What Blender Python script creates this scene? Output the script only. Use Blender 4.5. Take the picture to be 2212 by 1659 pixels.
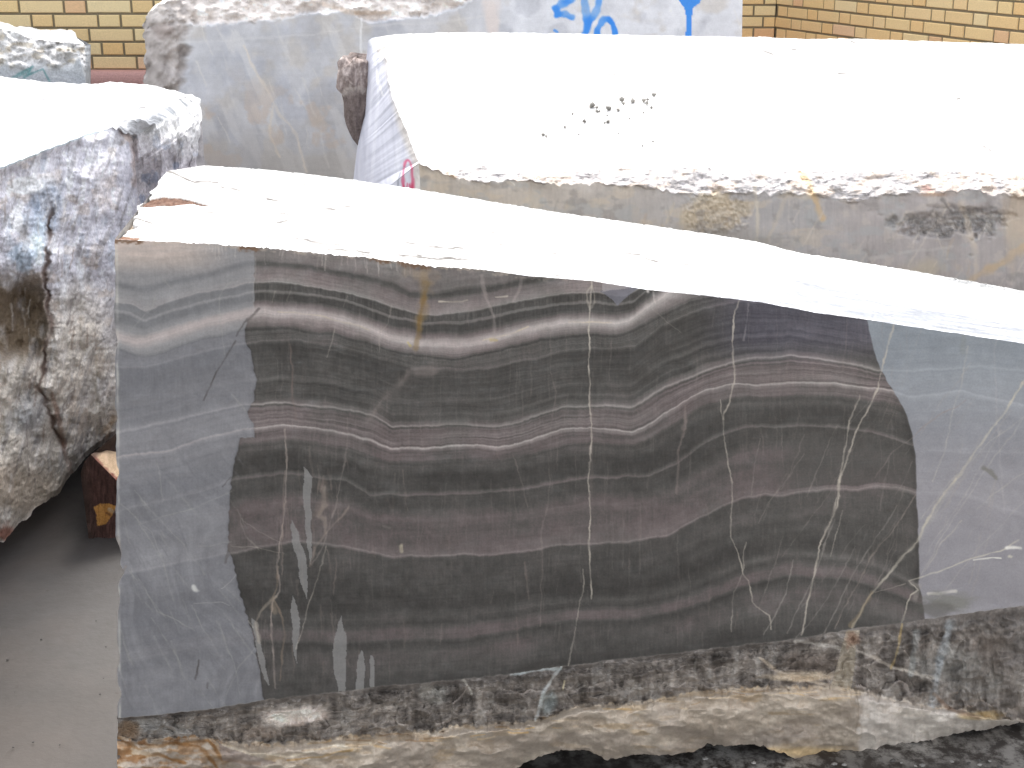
import bpy, bmesh, math, random
import numpy as np
from mathutils import Vector
R = math.radians
for o in list(bpy.data.objects): bpy.data.objects.remove(o)
S = bpy.context.scene
C = S.collection

# ------------------------------------------------------------------ camera, light, exposure
PITCH, H, F, CX, CY = R(18.7), 1.5, 2995.0, 1106.0, 829.5     # F, CX, CY in survey units (2212 wide)
cam = bpy.data.cameras.new('camera'); cam.sensor_width = 36; cam.lens = F/2212*36
cam.clip_start = 0.05; cam.clip_end = 500
co = bpy.data.objects.new('camera', cam); C.objects.link(co)
co.location = (0, 0, H); co.rotation_euler = (R(90)-PITCH, 0, 0); S.camera = co
SUN_EL, SUN_AZ = R(50), R(0)                                # veiled sun, high and behind the blocks
w = bpy.data.worlds.new('World'); S.world = w; w.use_nodes = True
nt = w.node_tree; bg = nt.nodes['Background']
sky = nt.nodes.new('ShaderNodeTexSky'); sky.sky_type = 'NISHITA'; sky.sun_disc = False
sky.sun_elevation = SUN_EL; sky.sun_rotation = SUN_AZ; sky.dust_density = 3.0; sky.air_density = 1.0; sky.ozone_density = 0.6
hs = nt.nodes.new('ShaderNodeHueSaturation'); hs.inputs['Saturation'].default_value = .25      # milky, overcast sky
nt.links.new(sky.outputs[0], hs.inputs['Color']); nt.links.new(hs.outputs[0], bg.inputs[0]); bg.inputs[1].default_value = 0.15
sl = bpy.data.lights.new('sun', 'SUN'); sl.energy = .8; sl.angle = R(22); sl.color = (1, .96, .9)
so = bpy.data.objects.new('sun', sl); C.objects.link(so)
sd = Vector((math.sin(SUN_AZ)*math.cos(SUN_EL), math.cos(SUN_AZ)*math.cos(SUN_EL), math.sin(SUN_EL)))
so.rotation_euler = sd.to_track_quat('Z', 'Y').to_euler(); so.location = (3, 8, 8)
S.view_settings.view_transform = 'Standard'; S.view_settings.look = 'None'
S.view_settings.exposure = 1.7; S.view_settings.gamma = 1
S.render.resolution_x = 1024; S.render.resolution_y = 768

# ------------------------------------------------------------------ noise
def table(seed): return np.random.RandomState(seed).rand(256, 256).astype(np.float32)
TAB = {}
def vn(x, y, seed=0):
    if seed not in TAB: TAB[seed] = table(seed+11)
    T = TAB[seed]
    x = np.asarray(x, dtype=np.float64); y = np.asarray(y, dtype=np.float64); x, y = np.broadcast_arrays(x, y)
    xi = np.floor(x).astype(np.int64); yi = np.floor(y).astype(np.int64)
    fx = x-xi; fy = y-yi; fx = fx*fx*fx*(fx*(fx*6-15)+10); fy = fy*fy*fy*(fy*(fy*6-15)+10)
    x0 = xi & 255; x1 = (xi+1) & 255; y0 = yi & 255; y1 = (yi+1) & 255
    return ((T[y0, x0]*(1-fx)+T[y0, x1]*fx)*(1-fy)+(T[y1, x0]*(1-fx)+T[y1, x1]*fx)*fy)*2-1
def fbm(x, y, o=4, seed=0, gain=.5, lac=2.03):
    a, s, t = 1., 0., 0.; x = np.asarray(x, float); y = np.asarray(y, float)
    for k in range(o):
        s = s+a*vn(x+17.3*k, y-9.1*k, seed+k); t += a; a *= gain; x = x*lac; y = y*lac
    return s/t*1.5
def ridge(x, y, o=4, seed=0):
    a, s, t = 1., 0., 0.; x = np.asarray(x, float); y = np.asarray(y, float)
    for k in range(o):
        s = s+a*(1-2*np.abs(vn(x+5.3*k, y+3.1*k, seed+k))); t += a; a *= .5; x = x*2.1; y = y*2.1
    return s/t
def sm(a, b, x):
    t = np.clip((x-a)/(b-a), 0, 1); return t*t*(3-2*t)

# ------------------------------------------------------------------ rays: survey position -> point in the yard
cP, sP = math.cos(PITCH), math.sin(PITCH)
def ray(x, y):
    x = np.asarray(x, float); y = np.asarray(y, float); a = (x-CX)/F; b = (CY-y)/F
    a, b = np.broadcast_arrays(a, b)
    return np.stack([a, cP+b*sP, -sP+b*cP], -1)
CAM = np.array([0, 0, H])
def at_y(x, y, Y): d = ray(x, y); return CAM+d*(np.asarray(Y)/d[..., 1])[..., None]
def at_z(x, y, z): d = ray(x, y); return CAM+d*((np.asarray(z)-H)/d[..., 2])[..., None]
def at_wall(x, y, g0, g1):             # vertical plane through two ground points
    n = np.array([g1[1]-g0[1], -(g1[0]-g0[0]), 0.]); d = ray(x, y)
    t = (np.array([g0[0], g0[1], 0])-CAM) @ n/(d @ n); return CAM+d*t[..., None]
def project(P):
    q = P-CAM; dep = q[..., 1]*cP-q[..., 2]*sP; up = q[..., 1]*sP+q[..., 2]*cP
    return CX+F*q[..., 0]/dep, CY-F*up/dep
def push(P, d):                        # move relief points towards / away along the line of sight (metres)
    v = P-CAM; l = np.linalg.norm(v, axis=-1, keepdims=True); return P+v/l*np.asarray(d)[..., None]

# ------------------------------------------------------------------ painting
def lin(c):
    c = np.clip(np.asarray(c, float)/255., 0, 1); return np.where(c <= .04045, c/12.92, ((c+.055)/1.055)**2.4)
class Paint:
    def __init__(s, X, Y, base):
        s.X, s.Y = X, Y; s.C = np.ones(X.shape+(3,))*np.array(base, float)
        s.Xw = X+fbm(X/45, Y/45, 3, 91)*3.2+vn(X/7, Y/7, 97)*.8+vn(X/3, Y/3, 96)*.45; s.Yw = Y+fbm(X/45, Y/45, 3, 71)*3.2
    def mix(s, m, col, a=1.):
        m = (np.asarray(m)*a)[..., None]; s.C = s.C*(1-m)+np.asarray(col, float)*m
    def add(s, m, amt=(1, 1, 1)): s.C = s.C+np.asarray(m)[..., None]*np.asarray(amt, float)
    def line(s, pts, w, col, a=1., soft=.6, warp=True, brk=0.):
        p = np.array(pts, float); X = s.Xw if warp else s.X; Y = s.Yw if warp else s.Y; r = w*2+4
        idx = np.nonzero((X > p[:, 0].min()-r) & (X < p[:, 0].max()+r) & (Y > p[:, 1].min()-r) & (Y < p[:, 1].max()+r))
        if len(idx[0]) == 0: return
        x = X[idx]; y = Y[idx]; D = np.full(x.shape, 1e9)
        for (ax, ay), (bx, by) in zip(p[:-1], p[1:]):
            dx, dy = bx-ax, by-ay; t = np.clip(((x-ax)*dx+(y-ay)*dy)/(dx*dx+dy*dy+1e-9), 0, 1)
            D = np.minimum(D, np.hypot(x-ax-t*dx, y-ay-t*dy))
        h = w/2*(1+.5*vn(x/13, y/13, 33)); m = (1-sm(h*(1-soft), h*(1+soft)+.7, D))*(.82+.3*vn(x/24, y/24, 35))
        if brk: m = m*(1-brk*sm(-.1, .5, vn(x/17, y/17, 37)))
        m = (m*a)[..., None]; s.C[idx] = s.C[idx]*(1-m)+np.array(col, float)*m
    def inside(s, pts, warp=True):
        X = s.Xw if warp else s.X; Y = s.Yw if warp else s.Y; p = np.array(pts, float)
        ins = np.zeros(X.shape, bool)
        for (ax, ay), (bx, by) in zip(p, np.roll(p, -1, 0)):
            if ay == by: continue
            ins ^= ((ay > Y) != (by > Y)) & (X < (bx-ax)*(Y-ay)/(by-ay)+ax)
        return ins
    def poly(s, pts, col, a=1., warp=True): s.mix(s.inside(pts, warp).astype(float), col, a)
    def blob(s, cx, cy, rx, ry, col, a=1., rough=.6, seed=3, ang=0., lo=.4, hi=1.15):
        c, q = math.cos(ang), math.sin(ang); dx = s.X-cx; dy = s.Y-cy
        d = np.hypot((dx*c+dy*q)/rx, (-dx*q+dy*c)/ry)+fbm(s.X/(rx*.8+3), s.Y/(ry*.8+3), 4, seed)*rough*.6
        s.mix(1-sm(lo, hi, d), col, a)

# ------------------------------------------------------------------ materials
def stone_mat(name, bump=.15, scale=60., rough_mul=1., dist=.004, grain=.12):
    m = bpy.data.materials.new(name); m.use_nodes = True; n = m.node_tree; b = n.nodes['Principled BSDF']
    at = n.nodes.new('ShaderNodeAttribute'); at.attribute_name = 'Col'
    tc = n.nodes.new('ShaderNodeTexCoord')
    no = n.nodes.new('ShaderNodeTexNoise'); no.inputs['Scale'].default_value = scale*3.2; no.inputs['Detail'].default_value = 5
    n.links.new(tc.outputs['Object'], no.inputs['Vector'])
    mr = n.nodes.new('ShaderNodeMapRange'); mr.inputs['From Min'].default_value = .25; mr.inputs['From Max'].default_value = .75
    mr.inputs['To Min'].default_value = 1-grain; mr.inputs['To Max'].default_value = 1+grain
    n.links.new(no.outputs['Fac'], mr.inputs['Value'])
    mx = n.nodes.new('ShaderNodeVectorMath'); mx.operation = 'SCALE'
    n.links.new(at.outputs['Color'], mx.inputs[0])
    n.links.new(mx.outputs[0], b.inputs['Base Color'])
    n.links.new(at.outputs['Alpha'], b.inputs['Roughness']); b.inputs['Specular IOR Level'].default_value = .35
    n2 = n.nodes.new('ShaderNodeTexNoise'); n2.inputs['Scale'].default_value = scale; n2.inputs['Detail'].default_value = 8
    n2.inputs['Roughness'].default_value = .65; n.links.new(tc.outputs['Object'], n2.inputs['Vector'])
    bp = n.nodes.new('ShaderNodeBump'); bp.inputs['Strength'].default_value = bump; bp.inputs['Distance'].default_value = dist
    ab = n.nodes.new('ShaderNodeAttribute'); ab.attribute_name = 'Relief'; mm = n.nodes.new('ShaderNodeMath'); mm.operation = 'MULTIPLY'
    mm.inputs[1].default_value = dist; n.links.new(ab.outputs['Fac'], mm.inputs[0]); n.links.new(mm.outputs[0], bp.inputs['Distance'])
    mr.inputs['To Min'].default_value = -grain; mr.inputs['To Max'].default_value = grain
    m2 = n.nodes.new('ShaderNodeMath'); m2.operation = 'MULTIPLY_ADD'; m2.inputs[2].default_value = 1
    n.links.new(mr.outputs[0], m2.inputs[0]); n.links.new(ab.outputs['Fac'], m2.inputs[1]); n.links.new(m2.outputs[0], mx.inputs['Scale'])
    n.links.new(n2.outputs['Fac'], bp.inputs['Height']); n.links.new(bp.outputs[0], b.inputs['Normal'])
    return m
M = dict(cut=stone_mat('sawn_marble', .05, 90, grain=.07), top=stone_mat('dusty_marble', .5, 25, dist=.006),
         rough=stone_mat('broken_marble', .7, 45, dist=.01, grain=.25), wood=stone_mat('old_timber', .5, 70, grain=.3),
         brick=stone_mat('buff_brick', .4, 80, dist=.003, grain=.14), mortar=stone_mat('mortar', .6, 60, grain=.2))

def link(name, me, parent=None, loc=None):
    o = bpy.data.objects.new(name, me); C.objects.link(o)
    if parent is not None:
        o.parent = parent; o.location = tuple(-np.array(parent.location))
    return o
def grid(name, P, col, mat, parent=None, rough=.8, E=(1, 1, 1), flip=False, relief=1.):
    nv, nu = P.shape[:2]; me = bpy.data.meshes.new(name)
    i = np.arange(nv*nu).reshape(nv, nu)
    q = np.stack([i[:-1, :-1], i[1:, :-1], i[1:, 1:], i[:-1, 1:]], -1).reshape(-1, 4)
    if flip: q = q[:, ::-1]
    me.vertices.add(nv*nu); me.vertices.foreach_set('co', P.astype(np.float32).ravel())
    me.loops.add(q.size); me.loops.foreach_set('vertex_index', q.astype(np.int32).ravel())
    me.polygons.add(len(q)); me.polygons.foreach_set('loop_start', np.arange(0, q.size, 4, dtype=np.int32))
    me.polygons.foreach_set('use_smooth', np.ones(len(q), bool)); me.update(calc_edges=True)
    a = me.color_attributes.new('Col', 'FLOAT_COLOR', 'POINT')
    c = np.ones((nv, nu, 4), np.float32)
    c[..., :3] = np.clip(lin(np.ones(P.shape)*np.asarray(col, float))/np.array(E), .004, .86); c[..., 3] = rough
    a.data.foreach_set('color', c.ravel()); me.materials.append(mat)
    b = me.attributes.new('Relief', 'FLOAT', 'POINT'); b.data.foreach_set('value', (np.zeros((nv, nu))+relief).astype(np.float32).ravel())
    return link(name, me, parent)
def thing(name, label, cat, loc, group=None):
    o = bpy.data.objects.new(name, None); C.objects.link(o); o.location = loc; o.empty_display_size = .1
    o['label'] = label; o['category'] = cat
    if group: o['group'] = group
    return o
def curve(pts, x, jag=0., seed=5, sc=9.):
    p = np.array(pts, float); y = np.interp(x, p[:, 0], p[:, 1])
    if jag: y = y+fbm(x/sc, x*0+seed, 4, seed, gain=.6)*jag
    return y
def smooth1(a, n):
    k = np.hanning(n+2)[1:-1]; k /= k.sum(); return np.convolve(np.pad(a, (n//2, n-1-n//2), mode='edge'), k, 'valid')
def lerp(a, b, t): return a*(1-t)+b*t
def loft(A, B, nv): t = np.linspace(0, 1, nv)[:, None, None]; return A[None]*(1-t)+B[None]*t
def side(name, A, B, mat, parent, col, n=40, amp=.01, E=(1, 1, 1), seed=60):      # a broken hidden side between two edges
    if len(A) > 160: k = np.linspace(0, len(A)-1, 160).astype(int); A = A[k]; B = B[k]
    P = loft(A, B, n); t = np.linspace(0, 1, n)[:, None]; u = np.linspace(0, 1, len(A))[None, :]
    e = (np.sin(t*np.pi)*np.sin(u*np.pi))**.5
    nrm = np.cross(P[n//2, -1]-P[n//2, 0], P[-1, 0]-P[0, 0]); nrm /= np.linalg.norm(nrm)+1e-9
    P = P+(fbm(P[..., 0]*9+P[..., 1]*7, P[..., 2]*9+P[..., 1]*5, 4, seed)*amp*e)[..., None]*nrm
    c = np.array(col)+fbm(P[..., 0]*12+P[..., 1]*9, P[..., 2]*12, 4, seed+3)[..., None]*22
    return grid(name, P, c, mat, parent, .85, E)
Q = 1.5      # mesh spacing in survey units on the nearest face

# light that reaches each face (display value of a white surface there): base colour = seen colour / this
E_FRONT = (1., 1., 1.); E_TOP = (1., 1., 1.)
K = dict(main=(1, 1, 1), base=(1, 1, 1), two=(1, 1, 1), end=(1, 1, 1), back=(1, 1, 1), left=(1, 1, 1), far=(1, 1, 1), wood=(1, 1, 1), brick=(1, 1, 1))
K.update(main=(.76, .78, .86), base=(.62, .62, .66), two=(.95, .95, .96), end=(.95, .97, 1.), back=(.82, .82, .82), left=(.72, .72, .76), brick=(.87, .87, .87))

# ================================================================== GROUND
def ground_mat():
    m = bpy.data.materials.new('dusty_concrete'); m.use_nodes = True; n = m.node_tree; b = n.nodes['Principled BSDF']
    tc = n.nodes.new('ShaderNodeTexCoord')
    def noise(s, d=6, r=.6):
        t = n.nodes.new('ShaderNodeTexNoise'); t.inputs['Scale'].default_value = s; t.inputs['Detail'].default_value = d
        t.inputs['Roughness'].default_value = r; n.links.new(tc.outputs['Object'], t.inputs['Vector']); return t
    def ramp(src, stops):
        r = n.nodes.new('ShaderNodeValToRGB'); e = r.color_ramp.elements
        e[0].position, e[0].color = stops[0][0], (*stops[0][1], 1); e[1].position, e[1].color = stops[1][0], (*stops[1][1], 1)
        n.links.new(src, r.inputs[0]); return r
    def mix(f, a, bb, mode='MIX'):
        x = n.nodes.new('ShaderNodeMix'); x.data_type = 'RGBA'; x.blend_type = mode
        if hasattr(f, 'links'): n.links.new(f, x.inputs[0])
        else: x.inputs[0].default_value = f
        for k, v in ((6, a), (7, bb)):
            if hasattr(v, 'links'): n.links.new(v, x.inputs[k])
            else: x.inputs[k].default_value = (*v, 1)
        return x.outputs[2]
    base = ramp(noise(2.2).outputs[0], [(.35, (.054, .048, .044)), (.7, (.085, .081, .08))])
    fine = ramp(noise(34, 8, .7).outputs[0], [(.3, (.86, .84, .82)), (.7, (1.06, 1.06, 1.06))])
    c = mix(1., base.outputs[0], fine.outputs[0], 'MULTIPLY')
    st = ramp(noise(1.1, 5, .55).outputs[0], [(.52, (0, 0, 0)), (.7, (1, 1, 1))])
    c = mix(st.outputs[0], c, (.09, .068, .054))
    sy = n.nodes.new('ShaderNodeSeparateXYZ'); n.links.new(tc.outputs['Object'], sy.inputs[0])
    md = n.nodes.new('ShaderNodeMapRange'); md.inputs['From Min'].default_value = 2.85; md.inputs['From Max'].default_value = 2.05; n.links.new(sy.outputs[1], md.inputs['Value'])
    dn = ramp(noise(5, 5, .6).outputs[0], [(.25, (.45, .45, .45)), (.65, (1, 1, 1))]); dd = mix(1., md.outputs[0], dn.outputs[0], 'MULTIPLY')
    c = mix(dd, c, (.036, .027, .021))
    vo = n.nodes.new('ShaderNodeTexVoronoi'); vo.inputs['Scale'].default_value = 19; n.links.new(tc.outputs['Object'], vo.inputs['Vector'])
    sp = ramp(vo.outputs['Distance'], [(.06, (1, 1, 1)), (.1, (0, 0, 0))])
    gate = ramp(noise(7, 2).outputs[0], [(.55, (0, 0, 0)), (.62, (1, 1, 1))])
    sg = mix(1., sp.outputs[0], gate.outputs[0], 'MULTIPLY')
    c = mix(sg, c, (.04, .03, .025))
    sx = n.nodes.new('ShaderNodeSeparateXYZ'); n.links.new(tc.outputs['Object'], sx.inputs[0])
    mg = n.nodes.new('ShaderNodeMapRange'); mg.inputs['From Min'].default_value = -.35; mg.inputs['From Max'].default_value = .3; n.links.new(sx.outputs[0], mg.inputs['Value'])
    du = ramp(noise(26, 9, .72).outputs[0], [(.44, (0, 0, 0)), (.58, (1, 1, 1))])
    du2 = ramp(noise(4, 3, .5).outputs[0], [(.4, (.2, .2, .2)), (.6, (1, 1, 1))])
    dg = mix(1., du.outputs[0], mg.outputs[0], 'MULTIPLY'); dg = mix(1., dg, du2.outputs[0], 'MULTIPLY')
    c = mix(dg, c, (.36, .34, .31))
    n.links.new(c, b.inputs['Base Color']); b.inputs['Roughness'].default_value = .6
    b.inputs['Specular IOR Level'].default_value = .4
    bp = n.nodes.new('ShaderNodeBump'); bp.inputs['Strength'].default_value = .35; bp.inputs['Distance'].default_value = .004
    n.links.new(noise(40, 8).outputs[0], bp.inputs['Height']); n.links.new(bp.outputs[0], b.inputs['Normal'])
    return m
def ground():
    g = np.concatenate([np.linspace(-60, -4, 12), np.linspace(-3.5, 3.5, 120), np.linspace(4, 60, 12)])
    gy = np.concatenate([np.linspace(-60, 0, 10), np.linspace(.5, 6, 120), np.linspace(7, 80, 12)])
    X, Y = np.meshgrid(g, gy); P = np.stack([X, Y, fbm(X*3, Y*3, 4, 40)*.003-.004], -1)
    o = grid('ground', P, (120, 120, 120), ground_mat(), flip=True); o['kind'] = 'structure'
ground()

# ================================================================== BRICK WALL
def wall():
    rt = thing('brick_wall', 'buff yellow brick wall with dark mortar joints behind the marble blocks', 'wall', (0, 8.15, 0))
    plan = [(-6.0, 6.52), (-.62, 6.44), (-.55, 8.15), (1.50, 8.15), (4.6, .2)]
    zb, course, top = .828, .062, 1.95
    rnd = random.Random(4); V = []; Fc = []; Cc = []; mv = []; mf = []
    st, hd, jt = .193, .091, .0105
    for k, (a, b) in enumerate(zip(plan[:-1], plan[1:])):
        a = Vector(a); b = Vector(b); L = (b-a).length; d = (b-a)/L; nrm = Vector((d.y, -d.x))
        i0 = len(mv)
        for p, z in ((a, 0), (b, 0), (b, top), (a, top)): mv.append((p.x-nrm.x*.006, p.y-nrm.y*.006, z))
        mf.append((i0, i0+1, i0+2, i0+3))
        ref = {0: (-1.969-.0455+6.0), 3: .02}.get(k, 0.)
        per = st+hd+2*jt
        for r in range(int((top-zb)/course)):
            z0 = zb+r*course+jt*.5; z1 = z0+course-jt
            ph = ref+(per/2 if r % 2 else 0)+(0 if k else 0)
            s = ph-math.ceil(ph/per)*per-per
            toggle = 0; 
            while s < L:
                ln = hd if toggle == 0 else st
                j = rnd.uniform(-.0015, .0015); e = s+ln+j; s0, s1 = max(s, 0.001), min(e, L-.001)
                if s1-s0 > .012:
                    pr = rnd.uniform(-.0012, .0012); tl = rnd.uniform(-.0012, .0012); t = rnd.uniform(-1, 1); t2 = rnd.uniform(-1, 1)
                    base = np.array((226, 196, 146.))+t*np.array((5, 7, 10))+t2*np.array((2, -2, -5))
                    if rnd.random() < .06: base = base*.93+np.array((8, 0, 6))
                    i = len(V); c4 = .0035
                    for (ss, zz, out) in ((s0, z0, -.006), (s1, z0, -.006), (s1, z1, -.006), (s0, z1, -.006),
                                          (s0+.0006, z0+.0006, pr-.002), (s1-.0006, z0+.0006, pr-.002), (s1-.0006, z1-.0006, pr-.002), (s0+.0006, z1-.0006, pr-.002),
                                          (s0+c4, z0+c4, pr), (s1-c4, z0+c4, pr), (s1-c4, z1-c4, pr), (s0+c4, z1-c4, pr)):
                        p = a+d*ss+nrm*out; V.append((p.x, p.y, zz+tl)); Cc.append(base)
                    for o4 in (0, 4):
                        for m in range(4):
                            n1 = (m+1) % 4; Fc.append((i+o4+m, i+o4+n1, i+o4+4+n1, i+o4+4+m))
                    Fc.append((i+8, i+9, i+10, i+11))
                s = e+jt; toggle ^= 1
    def mk(name, V, Fc, cols, mat, E, rough=.85):
        me = bpy.data.meshes.new(name); me.from_pydata(V, [], Fc); a = me.color_attributes.new('Col', 'FLOAT_COLOR', 'POINT')
        c = np.ones((len(V), 4), np.float32); c[:, :3] = np.clip(lin(np.array(cols))/np.array(E), .01, .86); c[:, 3] = rough
        a.data.foreach_set('color', c.ravel()); me.materials.append(mat)
        me.attributes.new('Relief', 'FLOAT', 'POINT').data.foreach_set('value', np.ones(len(V), np.float32)); return link(name, me, rt)
    mk('bricks', V, Fc, Cc, M['brick'], K['brick'])
    mk('mortar', mv, mf, [(126, 116, 94)]*len(mv), M['mortar'], K['brick'])
    # red-brown rounded plinth under the bricks, and a stone coping
    def strip(name, prof, cols):
        v = []; f = []; c = []
        m = []
        for k in range(len(plan)):
            p = Vector(plan[k]); ns = []
            for q0, q1 in ((k-1, k), (k, k+1)):
                if q0 >= 0 and q1 < len(plan):
                    dd = (Vector(plan[q1])-Vector(plan[q0])).normalized(); ns.append(Vector((dd.y, -dd.x)))
            n_ = sum(ns, Vector((0, 0)))/len(ns); n_ = n_/max(n_.length_squared, .3); m.append((p, n_))
        for p, n_ in m:
            for (o_, z_), cc in zip(prof, cols): v.append((p.x+n_.x*o_, p.y+n_.y*o_, z_)); c.append(cc)
        np_ = len(prof)
        for k in range(len(plan)-1):
            for j in range(np_-1): f.append((k*np_+j, (k+1)*np_+j, (k+1)*np_+j+1, k*np_+j+1))
        return mk(name, v, f, c, M['mortar'], K['brick'], .6)
    pr = [(.03, 0)]+[(.03, .70)]+[(.03+.03*math.sin(t), .775-.053*math.cos(t)) for t in np.linspace(.3, 2.9, 10)]+[(0, .829), (-.01, .829)]
    strip('plinth', pr, [(176, 120, 112)]*2+[(190, 148, 142)]*(len(pr)-2))
    strip('coping', [(.0, 1.951), (.05, 1.951), (.05, 2.0), (-.3, 2.01), (-.3, 0)], [(190, 185, 175)]*5)
wall()

# ================================================================== MAIN BLOCK (banded grey marble, nearest)
G0, G1 = (-.66, 1.93), (.93, 2.30)
TOPF = [(247, 517), (310, 520), (400, 524), (470, 528), (540, 533), (600, 538), (700, 548), (760, 553), (850, 563), (930, 575), (1040, 582), (1140, 596), (1280, 607),
        (1400, 626), (1450, 631), (1520, 638), (1640, 652), (1760, 675), (1871, 690), (1932, 700), (2080, 722), (2212, 742), (2420, 780)]
SAW = [(247, 1551), (330, 1545), (469, 1530), (573, 1512), (728, 1494), (827, 1482), (1004, 1467), (1100, 1456), (1211, 1440), (1342, 1424), (1536, 1401), (1720, 1380),
       (1839, 1359), (1959, 1345), (2078, 1326), (2212, 1309), (2420, 1280)]
MID = [(247, 1588), (290, 1600), (350, 1592), (420, 1590), (470, 1600), (577, 1606), (708, 1596), (788, 1586), (921, 1580), (1004, 1566), (1120, 1560), (1163, 1556), (1243, 1526), (1402, 1514),
       (1502, 1492), (1640, 1484), (1799, 1482), (1851, 1488), (1919, 1508), (1998, 1524), (2078, 1534), (2158, 1553), (2212, 1556), (2420, 1560)]
OUT = [(247, 1800), (500, 1780), (800, 1745), (1000, 1700), (1080, 1676), (1124, 1655), (1163, 1635), (1223, 1619), (1263, 1621), (1315, 1641), (1362, 1631), (1442, 1631), (1498, 1623), (1530, 1607), (1568, 1613),
       (1620, 1605), (1672, 1619), (1720, 1639), (1767, 1651), (1831, 1635), (1919, 1619), (1951, 1607), (2038, 1595), (2060, 1584), (2118, 1576), (2212, 1560), (2420, 1545)]
HZ = [
 [(248, 613), (315, 627), (389, 606), (448, 594), (505, 576), (543, 567), (670, 574), (758, 594), (850, 615), (884, 635), (926, 641), (991, 632), (1056, 623), (1110, 610), (1179, 602), (1300, 560), (2420, 500)],
 [(248, 653), (283, 657), (315, 671), (371, 650), (427, 632), (477, 627), (533, 611), (582, 609), (653, 615), (740, 631), (811, 648), (864, 667), (906, 680), (942, 682), (991, 674), (1039, 667), (1104, 654), (1169, 641), (1234, 632), (1290, 630), (1345, 640), (1396, 618), (1500, 560), (2420, 540)],
 [(248, 671), (283, 678), (311, 692), (371, 671), (441, 653), (533, 632), (582, 629), (670, 636), (751, 650), (846, 682), (916, 699), (991, 696), (1056, 685), (1137, 667), (1201, 657), (1266, 651), (1331, 656), (1365, 652), (1420, 612), (1500, 580), (2420, 570)],
 [(248, 728), (266, 736), (301, 742), (371, 722), (442, 700), (529, 679), (582, 677), (687, 685), (723, 690), (793, 709), (845, 732), (900, 745), (975, 748), (1055, 739), (1137, 716), (1217, 697), (1299, 698), (1353, 698), (1412, 658), (1444, 632), (1520, 600), (2420, 600)],
 [(248, 752), (300, 771), (336, 768), (406, 743), (529, 713), (617, 711), (723, 724), (793, 741), (864, 765), (975, 778), (1039, 766), (1120, 748), (1169, 735), (1234, 727), (1347, 725), (1396, 702), (1490, 656), (1600, 628), (2420, 680)],
 [(248, 788), (265, 794), (322, 791), (382, 773), (477, 750), (540, 740), (635, 734), (723, 745), (793, 764), (900, 797), (1040, 797), (1130, 778), (1230, 756), (1370, 750), (1428, 703), (1521, 664), (1595, 650), (1700, 655), (2212, 735), (2420, 760)],
 [(248, 936), (265, 933), (371, 910), (441, 893), (529, 875), (617, 870), (688, 877), (758, 889), (811, 900), (846, 923), (975, 918), (1072, 920), (1120, 910), (1169, 894), (1218, 878), (1299, 876), (1363, 883), (1396, 862), (1444, 832), (1536, 797), (1600, 775), (1700, 768), (1800, 780), (1900, 800), (2000, 800), (2120, 790), (2212, 800), (2420, 840)],
 [(248, 989), (371, 974), (441, 949), (529, 928), (617, 919), (688, 926), (758, 942), (800, 952), (846, 970), (926, 968), (975, 962), (1072, 965), (1120, 960), (1169, 941), (1218, 926), (1282, 926), (1370, 935), (1412, 910), (1461, 881), (1520, 842), (1576, 831), (1634, 832), (1700, 828), (1812, 829), (1893, 839), (1932, 847), (1968, 858), (2007, 855), (2072, 845), (2120, 857), (2152, 863), (2212, 878), (2420, 930)],
 [(248, 1110), (300, 1095), (440, 1062), (505, 1038), (612, 1024), (743, 1038), (799, 1070), (921, 1070), (1068, 1064), (1131, 1058), (1195, 1046), (1263, 1033), (1402, 1030), (1460, 1003), (1520, 960), (1553, 942), (1611, 923), (1747, 921), (1832, 926), (1877, 933), (1926, 946), (2000, 975), (2212, 980), (2420, 1000)],
 [(248, 1240), (540, 1185), (640, 1165), (760, 1180), (845, 1200), (964, 1197), (1064, 1195), (1131, 1190), (1203, 1176), (1362, 1168), (1442, 1154), (1536, 1104), (1592, 1078), (1652, 1064), (1688, 1068), (1767, 1058), (1799, 1054), (1855, 1056), (1891, 1048), (1931, 1050), (1978, 1062), (2078, 1062), (2138, 1086), (2212, 1110), (2420, 1150)],
 [(248, 1360), (560, 1300), (720, 1310), (845, 1305), (1084, 1293), (1203, 1275), (1402, 1267), (1482, 1241), (1536, 1213), (1600, 1190), (1700, 1170), (1800, 1172), (1900, 1195), (1980, 1240), (2212, 1290), (2420, 1300)],
 [(248, 1440), (560, 1390), (720, 1397), (845, 1391), (1004, 1387), (1163, 1357), (1243, 1343), (1362, 1343), (1462, 1325), (1536, 1301), (1600, 1275), (1700, 1248), (1830, 1255), (1940, 1290), (2212, 1400), (2420, 1420)],
 [(248, 1640), (845, 1540), (1300, 1470), (1600, 1420), (1900, 1400), (2420, 1500)]]
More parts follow.
